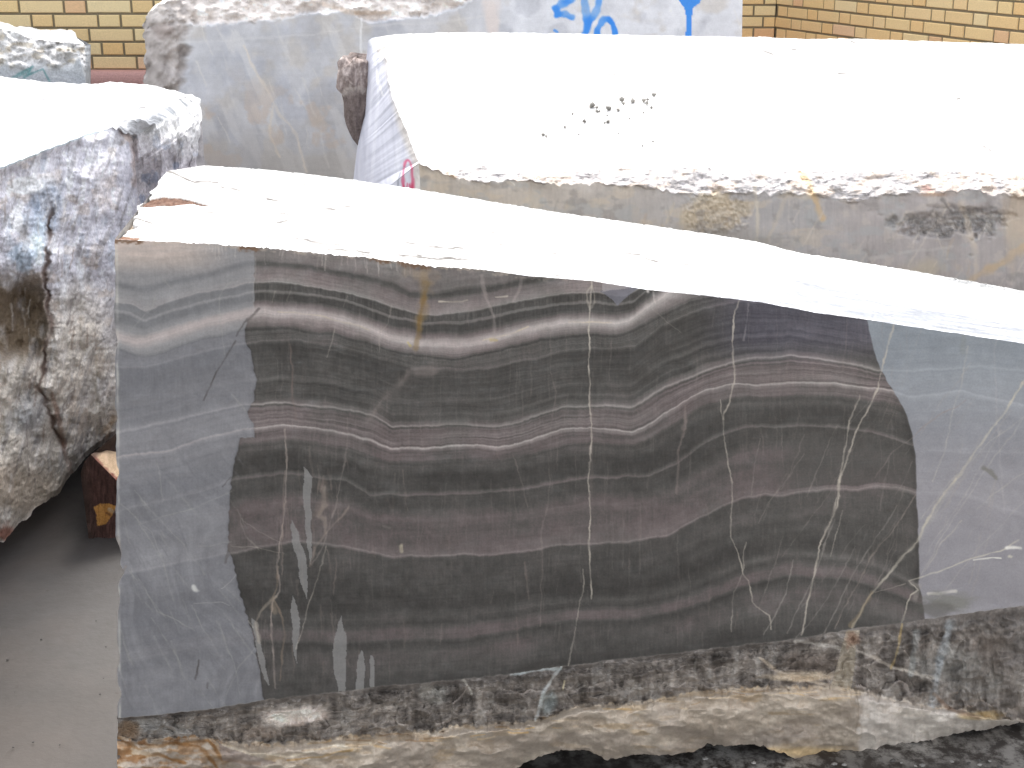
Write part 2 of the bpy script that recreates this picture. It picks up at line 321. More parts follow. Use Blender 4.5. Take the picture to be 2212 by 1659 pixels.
# tone along the strata: (s, lightness 0..1, mauve 0..1)
TONE = [(0, .5, .6), (.3, .62, .7), (.6, .45, .5), (.92, .40, .5), (.99, .08, .1), (1.1, .15, .2), (1.3, .40, .8), (1.7, .50, .9), (1.93, .58, .6), (2.0, .64, .3), (2.07, .30, .1), (2.2, .10, 0), (2.8, .14, 0),
        (2.95, .42, .1), (3.03, .40, .1), (3.12, .05, 0), (3.35, .08, 0), (3.6, .42, .9), (3.85, .85, 1), (3.97, .98, 1), (4.1, .84, .9), (4.4, .60, .9), (4.7, .42, .8), (4.88, .24, .4), (4.98, .04, 0), (5.1, .18, .1), (5.6, .20, .1), (5.9, .2, .2), (6.0, .34, .3),
        (6.04, .06, 0), (6.3, .08, 0), (6.5, .12, 0), (6.62, .2, .1), (6.66, .08, 0), (6.8, .18, .1), (6.86, .08, 0), (6.95, .3, .4), (7.0, .62, .5), (7.08, .18, .2), (7.16, .34, .8), (7.3, .28, .9), (7.45, .38, .9), (7.6, .3, .9), (7.8, .38, 1), (7.92, .3, .9), (7.985, .9, .7), (8.03, .5, .8),
        (8.1, .25, .9), (8.25, .30, .9), (8.33, .12, .3), (8.45, .17, .4), (8.6, .04, 0), (8.9, .06, 0), (8.99, .34, .6), (9.02, .10, .1), (9.2, .10, .4), (9.4, .28, 1), (9.55, .2, .9), (9.8, .28, 1), (9.985, .34, .9), (10.01, .5, .9), (10.06, .14, .4), (10.4, .12, .5), (10.8, .06, .1),
        (11.0, .03, 0), (11.15, .06, 0), (11.35, .16, .2), (11.5, .07, .1), (11.7, .27, .9), (11.88, .25, .9), (12.0, .06, 0), (12.15, .18, .7), (12.4, .16, .3), (12.7, .04, 0), (13, .05, .1)]
WETL = [(549, 500), (549, 676), (538, 688), (529, 712), (531, 738), (543, 759), (554, 826), (547, 868), (536, 889), (541, 907), (547, 914), (550, 950), (532, 948), (519, 945), (512, 977), (505, 1005), (500, 1040), (496, 1078), (493, 1190), (501, 1205), (517, 1277), (537, 1341), (549, 1381), (561, 1452), (571, 1520), (575, 1620)]
WETR = [(1868, 600), (1871, 688), (1879, 719), (1893, 777), (1916, 823), (1942, 862), (1961, 904), (1971, 939), (1978, 985), (1980, 1075), (1984, 1158), (1986, 1237), (1984, 1262), (1992, 1290), (2000, 1345)]
def main_block():
    rt = thing('marble_block', 'large banded dark grey marble block with a wet sawn face, nearest to the camera', 'marble block', (.1, 2.4, 0), 'rough marble blocks stored in the yard')
    x = np.arange(247, 2420, Q); nu = len(x)
    jt = smooth1(fbm(x/5, x*0, 3, 7), 3)*2.2*sm(200, 500, x)*(1-.8*sm(930, 1100, x))
    ty = curve(TOPF, x)+jt; by = curve(SAW, x)+fbm(x/14, x*0, 4, 8)*1.6
    nv = int(1030/Q); v = np.linspace(0, 1, nv)[:, None]
    Y = ty[None]*(1-v)+by[None]*v; X = x[None]+(1-sm(0, 60, x[None]-247))*(7*v+fbm(v*26, v*0, 4, 9)*2.2)
    # chips on the left arris
    for cy, r, dp in ((1200, 26, 9), (1238, 16, 15), (1290, 30, 6), (1020, 12, 5), (900, 14, 6), (740, 18, 6), (1420, 20, 6), (1500, 14, 9)):
        X = X+(1-sm(0, 40, x[None]-247))*dp*np.exp(-((Y-cy)/r)**2)
    P0 = at_wall(X, Y, G0, G1)
    saw = vn(Y/3.1+X*.02, X/900, 50)*.00008+fbm(X/60, Y/60, 3, 51)*.0016        # sawing relief
    lowr = sm(.0, .02, v)*sm(0, .02, 1-v)
    P = push(P0, saw*lowr)
    pt = Paint(X, Y, (72, 70, 70))
    xs = np.arange(240, 2430, 2.); hz = [smooth1(np.interp(xs, *np.array(h, float).T), 7) for h in HZ]
    wx = X+fbm(X/90, Y/90, 2, 60)*3; wy = Y+fbm(X/40, Y/60, 3, 62)*2.2+vn(X/7, Y/50, 63)*.8
    s = np.zeros_like(X); prev = np.full_like(X, 480.); 
    for k, h in enumerate(hz):
        hy = np.interp(wx, xs, h); m = (wy >= prev) if k else np.ones_like(wy, bool)
        s = np.where(m, k+(wy-prev)/np.maximum(hy-prev, 2), s); prev = hy
    s = np.clip(s, 0, 12.999)
    T = np.array(TONE); L = np.interp(s, T[:, 0], T[:, 1]); mv = np.interp(s, T[:, 0], T[:, 2])
    up = 1-sm(0, 1, s)                                                         # pale, confused zone under the top edge
    L = L+up*fbm(X/60, Y/10, 4, 64)*.25
    fib = fbm(X/2.6, Y/34, 3, 65); lay = fbm(X/260, s*15, 4, 66, gain=.7); lay2 = vn(X/400, s*48, 67)
    blot = fbm(X/70, Y/70, 4, 68); blot2 = fbm(X/16, Y/22, 3, 69)
    spk = vn(X/1.9, Y/1.9, 59)
    dark3 = np.exp(-((s-2.5)/.35)**2)+np.exp(-((s-3.3)/.2)**2)*.5
    lay3 = vn(X/300, s*23, 58)
    zf = .28+.72*(1-sm(8.15, 8.6, s)); zf = zf*(.5+.5*sm(4.6, 5.1, s)+.3*np.exp(-((s-7.5)/.5)**2))
    Lw = L*(1+.18*lay*zf)+zf*(.05*lay+.036*lay2+.03*lay3*sm(.1, .4, L))+.03*(1-zf)*fbm(X/24, Y/13, 4, 57)+.03*blot2+.03*blot+fib*(.022+.07*dark3)+spk*.02
    Lw = Lw+.045*fbm(X/120, Y/55, 3, 46)+.035*sm(0, .8, fbm(X/5, Y/60, 4, 45))*sm(.1, .5, fbm(X/90, Y/90, 3, 44)+.2)
    rq = sm(1600, 1760, X)*sm(9.1, 9.3, s)*(1-sm(9.93, 9.97, s)); Lw = Lw-rq*(Lw-.1)*.75
    for cc, ww, aa in ((10.45, .10, .10), (10.75, .07, .07), (11.35, .12, .10), (12.3, .15, .08)): Lw = Lw+aa*np.exp(-((s-cc)/ww)**2)*sm(1250, 1550, X)*(.6+.6*fbm(X/40, Y/40, 2, 43))
    Lw = np.clip(Lw, 0, 1.1); mv = np.clip(mv+.4*blot-.1, 0, 1)*sm(.08, .3, Lw)
    wet = np.array((59, 57.3, 57.))+(vn(X/2.4, Y/2.4, 56)*3.2+vn(X/4, Y/14, 55)*2.4)[..., None]*np.array((1.1, .85, .9))+Lw[..., None]*112*np.array((1, .985, .985))+mv[..., None]*np.array((4, -2, 0))
    c0 = np.array((118, 118, 123.)); Ld = np.clip(L*(1-.3*sm(6.3, 6.8, s))*(1+.1*lay)+.03*lay+.09*sm(6.3, 6.8, s), 0, 1.1)
    wv = fbm(X/160, Y/160, 2, 52)*60; cld = fbm((X*.85-Y*.5+wv)/13, (X*.5+Y*.85)/150, 4, 70)+.5*fbm(X/50, Y/50, 3, 51)
    dry = c0+(Ld[..., None]-.16)*58*np.array((1, .94, .92))+(sm(.45, .9, Ld))[..., None]*np.array((5, -1, -3))+cld[..., None]*(2.5+5*sm(950, 1150, Y))[..., None]+(spk*2.5+fib*2+blot2*3)[..., None]
    dry = dry-(sm(4.9, 5.1, s)*4)[..., None]*np.array((1, 1, .6))
    tl = (1-sm(380, 520, X))*(1-sm(555, 600, Y)); dry = dry+tl[..., None]*np.array((36, 27, 20))
    dryR = np.array((141, 139, 147.))+(Ld[..., None]-.2)*34+(spk*2.5+blot*4+blot2*2)[..., None]+(1-sm(700, 1100, Y))[..., None]*np.array((-8, 0, 2))
    lx = np.interp(Y, [p[1] for p in WETL], [p[0] for p in WETL])+vn(X*0, Y/9, 72)*2.; rx = np.interp(Y, [p[1] for p in WETR], [p[0] for p in WETR])+vn(X*0, Y/14, 73)*1.2
    mL = sm(-1.5, 1.5, X-lx); mR = sm(-1.6, 1.6, X-rx)*sm(0, 1, rx-1000)
    mid = wet
    # blue damp tinge in the upper right of the wet zone
    bl = sm(1480, 1640, X)*(1-sm(720, 800, Y)); mid = mid+bl[..., None]*np.array((4, 4, 14))
    lr = sm(1500, 1800, X)*(1-mR); mid = mid+lr[..., None]*7+(1-sm(560, 640, Y))[..., None]*5
    pt.C = dry*(1-mL[..., None])+mid*mL[..., None]; pt.C = pt.C*(1-mR[..., None])+dryR*mR[..., None]
    wetm = mL*(1-mR)
    # damp rim lines
    rim = np.exp(-((X-lx)/3.5)**2)*sm(680, 720, Y); pt.C = pt.C-(rim*9)[..., None]
    rim = np.exp(-((X-rx+5)/6)**2)*sm(800, 900, Y)*sm(0, 1, rx-1000); pt.C = pt.C-(rim*8)[..., None]
    for k in range(34):      # thin straight cracks fanning up to the right
        rr = random.Random(2000+k); xx = rr.uniform(1560, 2200); yy = rr.uniform(900, 1360); l = rr.uniform(60, 240); sl = rr.uniform(.15, .75)
        pt.line([(xx, yy), (xx+l*sl*.5, yy-l*.5+rr.uniform(-5, 5)), (xx+l*sl, yy-l)], rr.uniform(1.2, 2.), (160, 152, 148), rr.uniform(.12, .34), brk=.5)
    for k in range(70):      # scratches and crystal sprays on the dusty left part
        rr = random.Random(2100+k); xx = rr.uniform(255, 500); yy = rr.uniform(960, 1500); l = rr.uniform(25, 110); sl = rr.uniform(.2, .9)
        pt.line([(xx, yy), (xx+l*sl, yy+l)], rr.uniform(1.4, 3.4), rr.choice([(148, 148, 146), (104, 103, 110)]), rr.uniform(.15, .4), brk=.5)
    for k in range(60):      # clusters of pale crystals in the damp stone
        rr = random.Random(2200+k); xx = rr.choice([rr.gauss(620, 35), rr.gauss(700, 30), rr.uniform(760, 1900)]); yy = rr.uniform(950, 1440); l = rr.uniform(20, 90)
        pt.line([(xx, yy), (xx+rr.uniform(-6, 10), yy+l)], rr.uniform(1.5, 4), (134, 120, 116), rr.uniform(.12, .35), brk=.4)
    for p_, a_ in (([(1990, 1240), (2060, 1120), (2140, 1000), (2212, 900)], .4), ([(2000, 1200), (2090, 1060), (2160, 930)], .3), ([(1990, 1120), (2050, 1040), (2130, 960), (2212, 900)], .35), ([(2020, 1300), (2100, 1200), (2212, 1080)], .3), ([(1700, 1370), (1760, 1240), (1800, 1120)], .35), ([(1780, 1365), (1850, 1230), (1940, 1090)], .35), ([(1650, 1370), (1700, 1280), (1715, 1210)], .4), ([(1720, 1380), (1790, 1290), (1850, 1180)], .3)):
        pt.line(p_, 2., (178, 172, 168), a_, brk=.25)
    # dry patches shaped like drips
    drips = [[(656, 1007), (672, 1030), (674, 1120), (673, 1190), (670, 1221), (663, 1180), (660, 1120), (655, 1060)],
             [(631, 1124), (645, 1150), (658, 1197), (664, 1229), (660, 1293), (652, 1269), (636, 1185), (628, 1142)],
             [(632, 1285), (644, 1309), (646, 1349), (640, 1436), (632, 1381), (628, 1317)],
             [(737, 1328), (748, 1373), (746, 1492), (728, 1494), (720, 1404), (728, 1357)],
             [(780, 1404), (787, 1420), (788, 1490), (770, 1492), (772, 1416)],
             [(801, 1415), (806, 1420), (812, 1484), (801, 1484), (798, 1428)],
             [(543, 1333), (553, 1341), (561, 1381), (571, 1428), (579, 1484), (569, 1468), (555, 1420), (549, 1377)]]
    for d in drips:
        m = pt.inside(d).astype(float); pt.mix(m, (130, 129, 131), .75); wetm = wetm*(1-m)
    VC = (184, 176, 168); VP = (140, 128, 126)
    def V(p, w_, a, col=VC, **k): k.setdefault('brk', .3 if a < .92 and w_ < 6 else 0); pt.line(p, w_*(.76 if w_ < 6 else .9), col, a*.9, **k)
    V([(1281, 606), (1278, 632), (1276, 677), (1274, 719), (1271, 797), (1276, 829), (1274, 888), (1279, 930), (1274, 1008), (1270, 1038), (1274, 1078), (1277, 1114), (1271, 1170), (1275, 1221), (1275, 1261), (1277, 1293)], 3.2, .9)
    V([(1276, 840), (1279, 930), (1275, 1100)], 6, .25, VP)
    V([(1279, 618), (1271, 632), (1270, 650), (1277, 668), (1285, 655), (1284, 632), (1279, 618)], 4, .7)
    V([(1259, 1230), (1259, 1277), (1250, 1301), (1245, 1341), (1239, 1377), (1227, 1440), (1223, 1472)], 2.6, .6)
    V([(1597, 651), (1586, 683), (1582, 732), (1586, 781), (1584, 829), (1579, 868), (1564, 894), (1562, 905)], 3.4, .85)
    V([(1556, 865), (1561, 900), (1566, 952), (1573, 1007), (1582, 1046), (1580, 1158), (1596, 1201), (1606, 1237), (1620, 1253), (1628, 1301), (1660, 1329), (1664, 1361)], 3., .75)
    V([(1610, 1170), (1606, 1237), (1586, 1277), (1582, 1365)], 2.2, .5)
    V([(1932, 696), (1916, 748), (1906, 790), (1893, 836), (1871, 888), (1851, 933), (1832, 985), (1815, 1037), (1807, 1090), (1783, 1146), (1767, 1197), (1755, 1257), (1742, 1317), (1732, 1372)], 3.6, .85)
    V([(1856, 852), (1838, 907), (1832, 943), (1822, 991), (1814, 1040), (1799, 1100)], 3.4, .7)
    V([(1812, 1070), (1790, 1130), (1783, 1146)], 8, .35); V([(1819, 1102), (1799, 1174), (1793, 1200)], 2.4, .5)
    V([(2212, 829), (2182, 871), (2149, 917), (2104, 975), (2072, 1024), (2050, 1050), (2018, 1094), (1986, 1158), (1947, 1209), (1903, 1261), (1871, 1301), (1839, 1356)], 5., .8, (184, 178, 168))
    V([(2060, 1040), (1986, 1158), (1947, 1209)], 10, .22, (184, 178, 168)); V([(1885, 1283), (1862, 1316), (1836, 1352)], 9, .5, (160, 140, 110))
    V([(2420, 560), (2300, 700), (2212, 829)], 5, .8)
    V([(2152, 732), (2148, 797), (2151, 862), (2152, 917), (2161, 991), (2164, 1056), (2168, 1110)], 4, .35, (170, 165, 170))
    V([(2093, 745), (2078, 829), (2068, 862), (2059, 894), (2046, 959), (2023, 1017), (2014, 1040)], 3, .5, (175, 170, 168))
    V([(2088, 862), (2065, 881), (2039, 891), (1990, 923), (1971, 943), (1926, 978), (1903, 1014), (1893, 1033)], 2.6, .5, VP)
    V([(1978, 1070), (1958, 1102), (1919, 1158), (1879, 1205), (1859, 1253), (1819, 1317), (1803, 1358)], 2.6, .6, (150, 138, 132))
    V([(2198, 1165), (2161, 1190), (2098, 1205), (2038, 1229), (1962, 1257), (1982, 1277), (1966, 1285), (1949, 1348)], 3.2, .8, (190, 184, 174))
    V([(1891, 1281), (1954, 1263)], 2.2, .6); V([(2078, 1126), (2038, 1170), (1998, 1233)], 2.4, .5)
    V([(1968, 1262), (1985, 1272), (1978, 1290)], 12, .5, (150, 145, 142)); V([(2110, 1100), (2180, 1040), (2300, 960)], 2.6, .4, (175, 170, 165))
    V([(2175, 1182), (2204, 1184)], 9, .95, (222, 220, 218)); V([(2102, 1208), (2130, 1205), (2161, 1207)], 3., .9, (215, 213, 210)); V([(2006, 1281), (2062, 1277)], 6.5, .85, (205, 200, 198)); V([(2178, 1204), (2184, 1206)], 6, .7, (205, 200, 185))
    pt.blob(2060, 1300, 70, 24, (112, 112, 106), .6, seed=54); pt.blob(2020, 1315, 50, 20, (92, 90, 88), .6, seed=53)
    V([(2126, 1010), (2138, 1018), (2150, 1030)], 9, .75, (96, 94, 84)); V([(2085, 715), (2082, 760)], 12, .12, (110, 108, 80))
    V([(1107, 985), (1120, 1017), (1132, 1056), (1139, 1094)], 2.4, .4, VP); V([(1185, 991), (1187, 1075), (1171, 1150), (1173, 1200), (1170, 1275), (1168, 1350)], 2.4, .42, VP)
    V([(628, 745), (630, 808), (635, 865), (637, 907)], 4.5, .55, (120, 104, 100))
    V([(616, 928), (616, 977), (619, 1019), (619, 1069), (613, 1118), (604, 1178), (600, 1229), (603, 1277), (589, 1305), (589, 1397), (591, 1488)], 4., .75, (158, 146, 142))
    V([(616, 1018), (612, 1110), (608, 1240)], 2.2, .6, (150, 134, 128)); V([(602, 1225), (590, 1290), (610, 1330), (616, 1370), (608, 1410), (604, 1470)], 4, .6, (134, 118, 106)); V([(596, 1290), (565, 1320), (552, 1345), (557, 1385)], 6, .6, (150, 140, 130))
    V([(590, 1296), (594, 1320)], 13, .5, (140, 126, 112)); V([(556, 1345), (560, 1388)], 8, .7, (165, 158, 152))
    V([(723, 703), (712, 748), (705, 773)], 2.6, .5); V([(846, 660), (839, 696), (822, 720), (821, 759)], 2.6, .5, (170, 160, 155)); V([(596, 630), (590, 655)], 2, .4); V([(630, 625), (620, 650)], 2, .35); V([(752, 640), (742, 662)], 2, .4)
    V([(751, 900), (748, 967), (740, 1019), (724, 1098), (700, 1178), (672, 1221)], 4, .55, (140, 130, 128)); V([(756, 1094), (700, 1158), (680, 1182), (668, 1225)], 5, .5, (146, 132, 126)); V([(706, 1180), (680, 1260), (660, 1325), (640, 1400)], 2.4, .5)
    V([(697, 1045), (705, 1080), (690, 1110)], 20, .35, (136, 120, 114)); V([(700, 1055), (704, 1090), (688, 1118), (704, 1120), (704, 1150)], 8, .5, (150, 138, 130))
    V([(500, 1180), (560, 1185), (612, 1196)], 2, .35); V([(520, 1120), (560, 1150), (605, 1170)], 2, .3); V([(512, 1100), (530, 1160), (560, 1190)], 3, .25)
    V([(793, 912), (821, 871), (850, 843), (881, 808)], 9, .38, (150, 138, 136), soft=1.4, brk=.5); V([(800, 915), (840, 862), (890, 815)], 26, .2, (140, 130, 130), soft=1.6); pt.blob(925, 800, 46, 14, (146, 134, 134), .35, seed=6)
    V([(1039, 596), (1052, 648), (1068, 683), (1070, 732)], 7, .5, (158, 148, 148)); V([(1127, 602), (1107, 651)], 7, .5, (158, 148, 148))
    V([(1480, 878), (1479, 923), (1464, 975), (1462, 1066)], 5, .5, (138, 124, 122)); V([(1480, 905), (1478, 925)], 9, .45, (158, 142, 140)); V([(1644, 926), (1650, 988)], 3, .3, VP)
    V([(1188, 720), (1186, 800), (1200, 850), (1192, 900)], 3, .3, VP); V([(1380, 1080), (1384, 1150), (1382, 1240)], 3, .25, VP); V([(1350, 1130), (1345, 1200)], 2.5, .2, VP)
    V([(1412, 630), (1416, 655)], 5, .6, (200, 192, 192)); V([(1395, 616), (1399, 630)], 6, .8, (235, 230, 230)); V([(1616, 655), (1613, 700), (1607, 735)], 4, .4, (150, 145, 150)); V([(1395, 655), (1445, 700), (1470, 720)], 2, .2)
    V([(1830, 690), (1826, 760), (1822, 800)], 3, .3, VP); V([(1720, 860), (1725, 900), (1720, 950)], 3, .25, VP)
    V([(866, 1180), (867, 1190)], 8, .8, (176, 168, 150)); V([(866, 1182), (867, 1188)], 3, .8, (120, 110, 100)); V([(812, 1134), (840, 1140)], 5, .3, (150, 145, 140), brk=.8)
    # rust weeping down from the top edge
    V([(919, 585), (919, 625), (912, 674), (905, 700)], 22, .4, (140, 118, 84)); V([(919, 612), (911, 674), (903, 719), (899, 752)], 13, .55, (124, 100, 62)); V([(917, 630), (910, 680), (903, 712)], 6, .5, (112, 84, 44)); V([(880, 590), (940, 600)], 22, .4, (168, 146, 120), brk=.4)
    V([(945, 652), (1010, 648)], 3.5, .8, (200, 190, 176)); V([(1069, 640), (1095, 637)], 2.5, .7, (200, 190, 180)); V([(1040, 735), (1110, 718), (1140, 704)], 2.6, .65, (200, 186, 160), brk=.5); V([(1230, 697), (1320, 698)], 3, .5, (196, 182, 158)); V([(600, 676), (700, 684), (800, 712)], 3, .45, (190, 178, 150), brk=.4)
    V([(1060, 734), (1075, 734)], 6, .6, (168, 148, 90)); V([(880, 740), (885, 748)], 5, .5, (190, 170, 90))
    # blue grey notch near the top
    m = pt.inside([(1295, 628), (1355, 612), (1385, 618), (1345, 645), (1335, 660), (1322, 645)]).astype(float); pt.mix(m, (112, 112, 124), .8)
    pt.poly([(1300, 612), (1350, 610), (1380, 614), (1340, 622), (1300, 630)], (158, 152, 156), .7)
    # left dry side: fine cracks, scratches, dark marks
    VD = (150, 150, 148)
    for p in ([(477, 688), (473, 643), (486, 620), (500, 605)], [(276, 717), (300, 690), (325, 664), (335, 640)], [(474, 690), (484, 765)], [(500, 850), (522, 875), (530, 890)], [(352, 600), (365, 620)], [(262, 1090), (330, 1150), (360, 1230)], [(290, 1060), (400, 1180)], [(300, 1130), (420, 1100), (500, 1060)], [(430, 1180), (500, 1170)], [(340, 1000), (355, 1080)], [(470, 1340), (500, 1420), (520, 1500)], [(300, 1250), (340, 1320), (420, 1360)], [(490, 1500), (515, 1440), (550, 1400)]):
        V(p, 2.4, .45, VD)
    V([(549, 560), (550, 620), (549, 680)], 2, .5, (160, 156, 156))
    V([(480, 1270), (500, 1255), (508, 1240)], 1.8, .6, (180, 178, 176)); V([(420, 1306), (480, 1302), (496, 1308)], 1.6, .5, (170, 168, 168)); V([(538, 1340), (548, 1356)], 3, .7, (180, 176, 172))
    DK = (66, 62, 62)
    V([(560, 668), (536, 688), (510, 725)], 5, .7, DK); V([(508, 735), (490, 765), (462, 812), (448, 850), (443, 862)], 4, .75, DK); V([(429, 1424), (423, 1470)], 3.5, .8, DK); V([(447, 1476), (446, 1488)], 3.5, .7, DK); V([(494, 1190), (489, 1212)], 7, .7, (84, 80, 80)); V([(500, 1030), (480, 1050)], 2, .7, DK)
    V([(421, 1270), (423, 1275)], 8, .9, (205, 205, 205)); V([(415, 1274), (430, 1276)], 4, .4, (180, 180, 180))
    # pale bruised arris on the left, chips
    e = np.exp(-((X-252-7*v)/3.2)**2); pt.mix(e*(.45+.4*vn(X/6, Y/18, 74)), (196, 194, 190), .8)
    V([(254, 1160), (256, 1195)], 8, .6, (120, 110, 106)); V([(252, 1218), (262, 1232)], 12, .7, (196, 184, 170)); V([(270, 1222), (258, 1250), (252, 1262)], 7, .6, (128, 110, 100))
    # crust and bruises along the top edge
    dt = Y-ty[None]; cr = (1-sm(1, 9, dt+vn(X/5, Y/5, 75)*5))
    pt.mix(cr*(1-sm(1000, 1400, X))*sm(-.2, .4, fbm(X/14, Y/6, 3, 76)), (172, 160, 150), .6)
    for a_, b_, w_ in ((247, 312, 7), (515, 560, 9), (800, 845, 7), (860, 930, 9)):
        mm = sm(a_-6, a_+4, X)*(1-sm(b_-8, b_+6, X))*(1-sm(w_*.4, w_*1.4, dt+vn(X/6, Y/4, 77)*4)); pt.mix(mm, (104, 78, 60), .8)
    for k in range(46):
        rr = random.Random(k); xx = rr.choice([rr.uniform(420, 520), rr.uniform(560, 930), rr.uniform(560, 930)]); yy = np.interp(xx, x, ty)
        V([(xx, yy), (xx+rr.uniform(-2, 3), yy+rr.uniform(8, 34))], rr.uniform(1.5, 3), rr.uniform(.2, .55), (186, 178, 176))
    for k in range(330):     # hair-fine crystal threads through the bands
        rr = random.Random(900+k); xx = rr.uniform(560, 1960); y0 = rr.uniform(620, 1400); l = rr.uniform(25, 130)
        V([(xx, y0), (xx+rr.uniform(-7, 7), y0+l)], rr.uniform(1.2, 2.6), rr.uniform(.06, .24), (140, 130, 128))
    pt.mix((1-sm(0, 3, np.abs(by[None]-Y)))*.6, (138, 134, 130), .5)
    rgh = .82-.42*wetm
    grid('cut_face', P, pt.C, M['cut'], rt, rgh, K['main'])
    # ---- broken base
    nb = 190; v = np.linspace(0, 1, nb)[:, None]; midy = curve(MID, x, 3, 12, 12); oy = curve(OUT, x, 3.5, 14, 11)
    kb = int(nb*.45); vv = np.concatenate([np.linspace(0, 1, kb, endpoint=False), np.linspace(1, 2, nb-kb)])[:, None]
    Yb = np.where(vv < 1, by[None]*(1-vv)+midy[None]*vv, midy[None]*(2-vv)+oy[None]*(vv-1)); Xb = x[None]+np.zeros_like(Yb)+(1-sm(0, 60, x[None]-247))*(7+fbm(vv*5, vv*0, 3, 15)*2)
    Pb = at_wall(Xb, Yb, G0, G1); e1 = sm(0, .12, vv)
    chip = ridge(Xb/46+fbm(Xb/30, Yb/30, 2, 81), Yb/26, 4, 82)
    d = e1*(chip*.011*(vv < 1.05)+fbm(Xb/22, Yb/20, 5, 80, .55)*np.where(vv < 1, .010, .0035)+np.abs(fbm(Xb/60, Yb/40, 3, 84))*.02)+np.where(vv < 1, .012*sm(0, 1, vv), .012-.035*sm(1, 1.15, vv)+.09*np.clip(vv-1.15, 0, 1)**1.6)
    d = d+sm(1, 1.2, vv)*(fbm(Xb/110, Yb/60, 3, 87)*.03+ridge(Xb/60, Yb/60, 2, 86)*.006)
    nose = np.exp(-((Xb-1850)/14)**2)*sm(0, .3, vv); d = d-.012*nose
    sc = np.exp(-((Xb-650)/70)**2-((Yb-1548)/24)**2); d = d+.03*sc
    Pb = push(Pb, d); Pb[0] = P[-1]
    pb = Paint(Xb, Yb, (106, 99, 95)); t1 = fbm(Xb/11, Yb/14, 4, 88); t2 = fbm(Xb/34, Yb/26, 4, 89); t3 = vn(Xb/2.2, Yb/2.2, 90)
    pb.add(fbm(Xb/120, Yb/9+Xb/40, 4, 42)*14*(vv < 1.05)+t1*7+t2*14+t3*4+fbm(Xb/55, Yb/26, 3, 83)*20, (1, .96, .93))
    rw = vv*2.3+fbm(Xb/60, Yb/60, 3, 92)*.5; row = np.floor(rw); fr = rw-row
    colp = fbm(Xb/15+row*31, row*7+Yb*.01, 3, 50); pb.add(colp*26*(vv < 1.05), (1, .97, .95)); pb.mix((1-sm(.0, .16, fr))*sm(-.3, .4, fbm(Xb/30, row*5, 3, 47))*sm(500, 700, Xb), (158, 148, 144), .65)                # pale thin ledges
    pb.mix(sm(.35, .7, fbm(Xb/18, Yb/50, 3, 93)), (146, 141, 138), .4)
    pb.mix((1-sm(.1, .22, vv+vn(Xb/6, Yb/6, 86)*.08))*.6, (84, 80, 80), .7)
    pb.blob(340, 1575, 90, 22, (148, 146, 146), .55); pb.blob(640, 1548, 74, 22, (206, 194, 190), .9, seed=5); pb.blob(600, 1560, 30, 18, (216, 206, 200), .6); pb.blob(275, 1575, 30, 24, (104, 84, 66), .8); pb.blob(560, 1580, 60, 16, (120, 108, 100), .7)
    pb.line([(1211, 1440), (1180, 1490), (1164, 1530), (1158, 1556)], 5, (196, 200, 204), .85); pb.blob(1185, 1520, 22, 30, (150, 158, 160), .6); pb.line([(1105, 1457), (1160, 1448), (1210, 1444)], 6, (170, 178, 182), .8)
    pb.line([(1223, 1472), (1220, 1490)], 4, (186, 176, 150), .8); pb.blob(940, 1495, 40, 26, (150, 148, 144), .5); pb.line([(1000, 1468), (1018, 1500)], 4, (170, 166, 160), .7)
    pb.blob(1745, 1462, 82, 14, (186, 170, 152), .85, seed=9); pb.line([(1640, 1420), (1680, 1455), (1790, 1478)], 5, (196, 180, 164), .7); pb.line([(1720, 1386), (1800, 1395), (1815, 1402)], 7, (186, 180, 176), .8)
    pb.line([(1852, 1408), (1890, 1420), (1930, 1440), (1990, 1458), (2040, 1472)], 6, (186, 176, 168), .75); pb.blob(1760, 1430, 90, 26, (92, 82, 76), .6, seed=12)
    pb.poly([(1828, 1362), (1858, 1362), (1850, 1410), (1840, 1490), (1796, 1484), (1812, 1420)], (148, 138, 126), .85); pb.blob(1840, 1380, 18, 22, (124, 98, 84), .75)
    pb.blob(2085, 1450, 120, 60, (118, 116, 114), .5, seed=21); pb.line([(2052, 1345), (2035, 1430), (2018, 1500), (2012, 1540)], 16, (160, 166, 174), .55); pb.line([(1980, 1365), (1968, 1460)], 12, (150, 154, 156), .4); pb.line([(1950, 1350), (1938, 1400), (1925, 1440)], 4, (180, 156, 110), .7)
    pb.blob(2140, 1420, 50, 60, (96, 86, 80), .5, seed=25); pb.blob(2200, 1400, 40, 70, (130, 124, 122), .5, seed=26)
    # limestone crust below the line
    lo = sm(.98, 1.03, vv+vn(Xb/7, Yb/7, 94)*.05*(vv > .5))
    crust = np.ones(Xb.shape+(3,))*np.array((156, 144, 133.))+(fbm(Xb/60, Yb/26, 5, 95)*16+fbm(Xb/9, Yb/9, 3, 96)*7+t3*4)[..., None]
    wgt = sm(.3, .75, fbm(Xb/60, Yb/14, 4, 98)+.25*(1-sm(1, 1.4, vv)))[..., None]; crust = crust*(1-wgt*.6)+np.array((172, 150, 124.))*wgt*.55
    gr = sm(.0, .6, fbm(Xb/110, Yb/40, 4, 99)+.5*sm(1.2, 1.9, vv))[..., None]; crust = crust*(1-gr*.55)+np.array((122, 112, 105.))*gr*.6
    wr = (sm(1850, 1862, Xb+vn(Xb/9, Yb/9, 85)*8)*.75)[..., None]; crust = crust*(1-wr)+np.array((176, 169, 165.))*wr+wr*(fbm(Xb/12, Yb/16, 4, 99)*16)[..., None]
    pb.C = pb.C*(1-lo[..., None])+crust*lo[..., None]
    pb.mix(np.exp(-((vv-1.03)/.035)**2)*(.5+.5*vn(Xb/12, Yb/12, 93)), (190, 176, 160), .6)
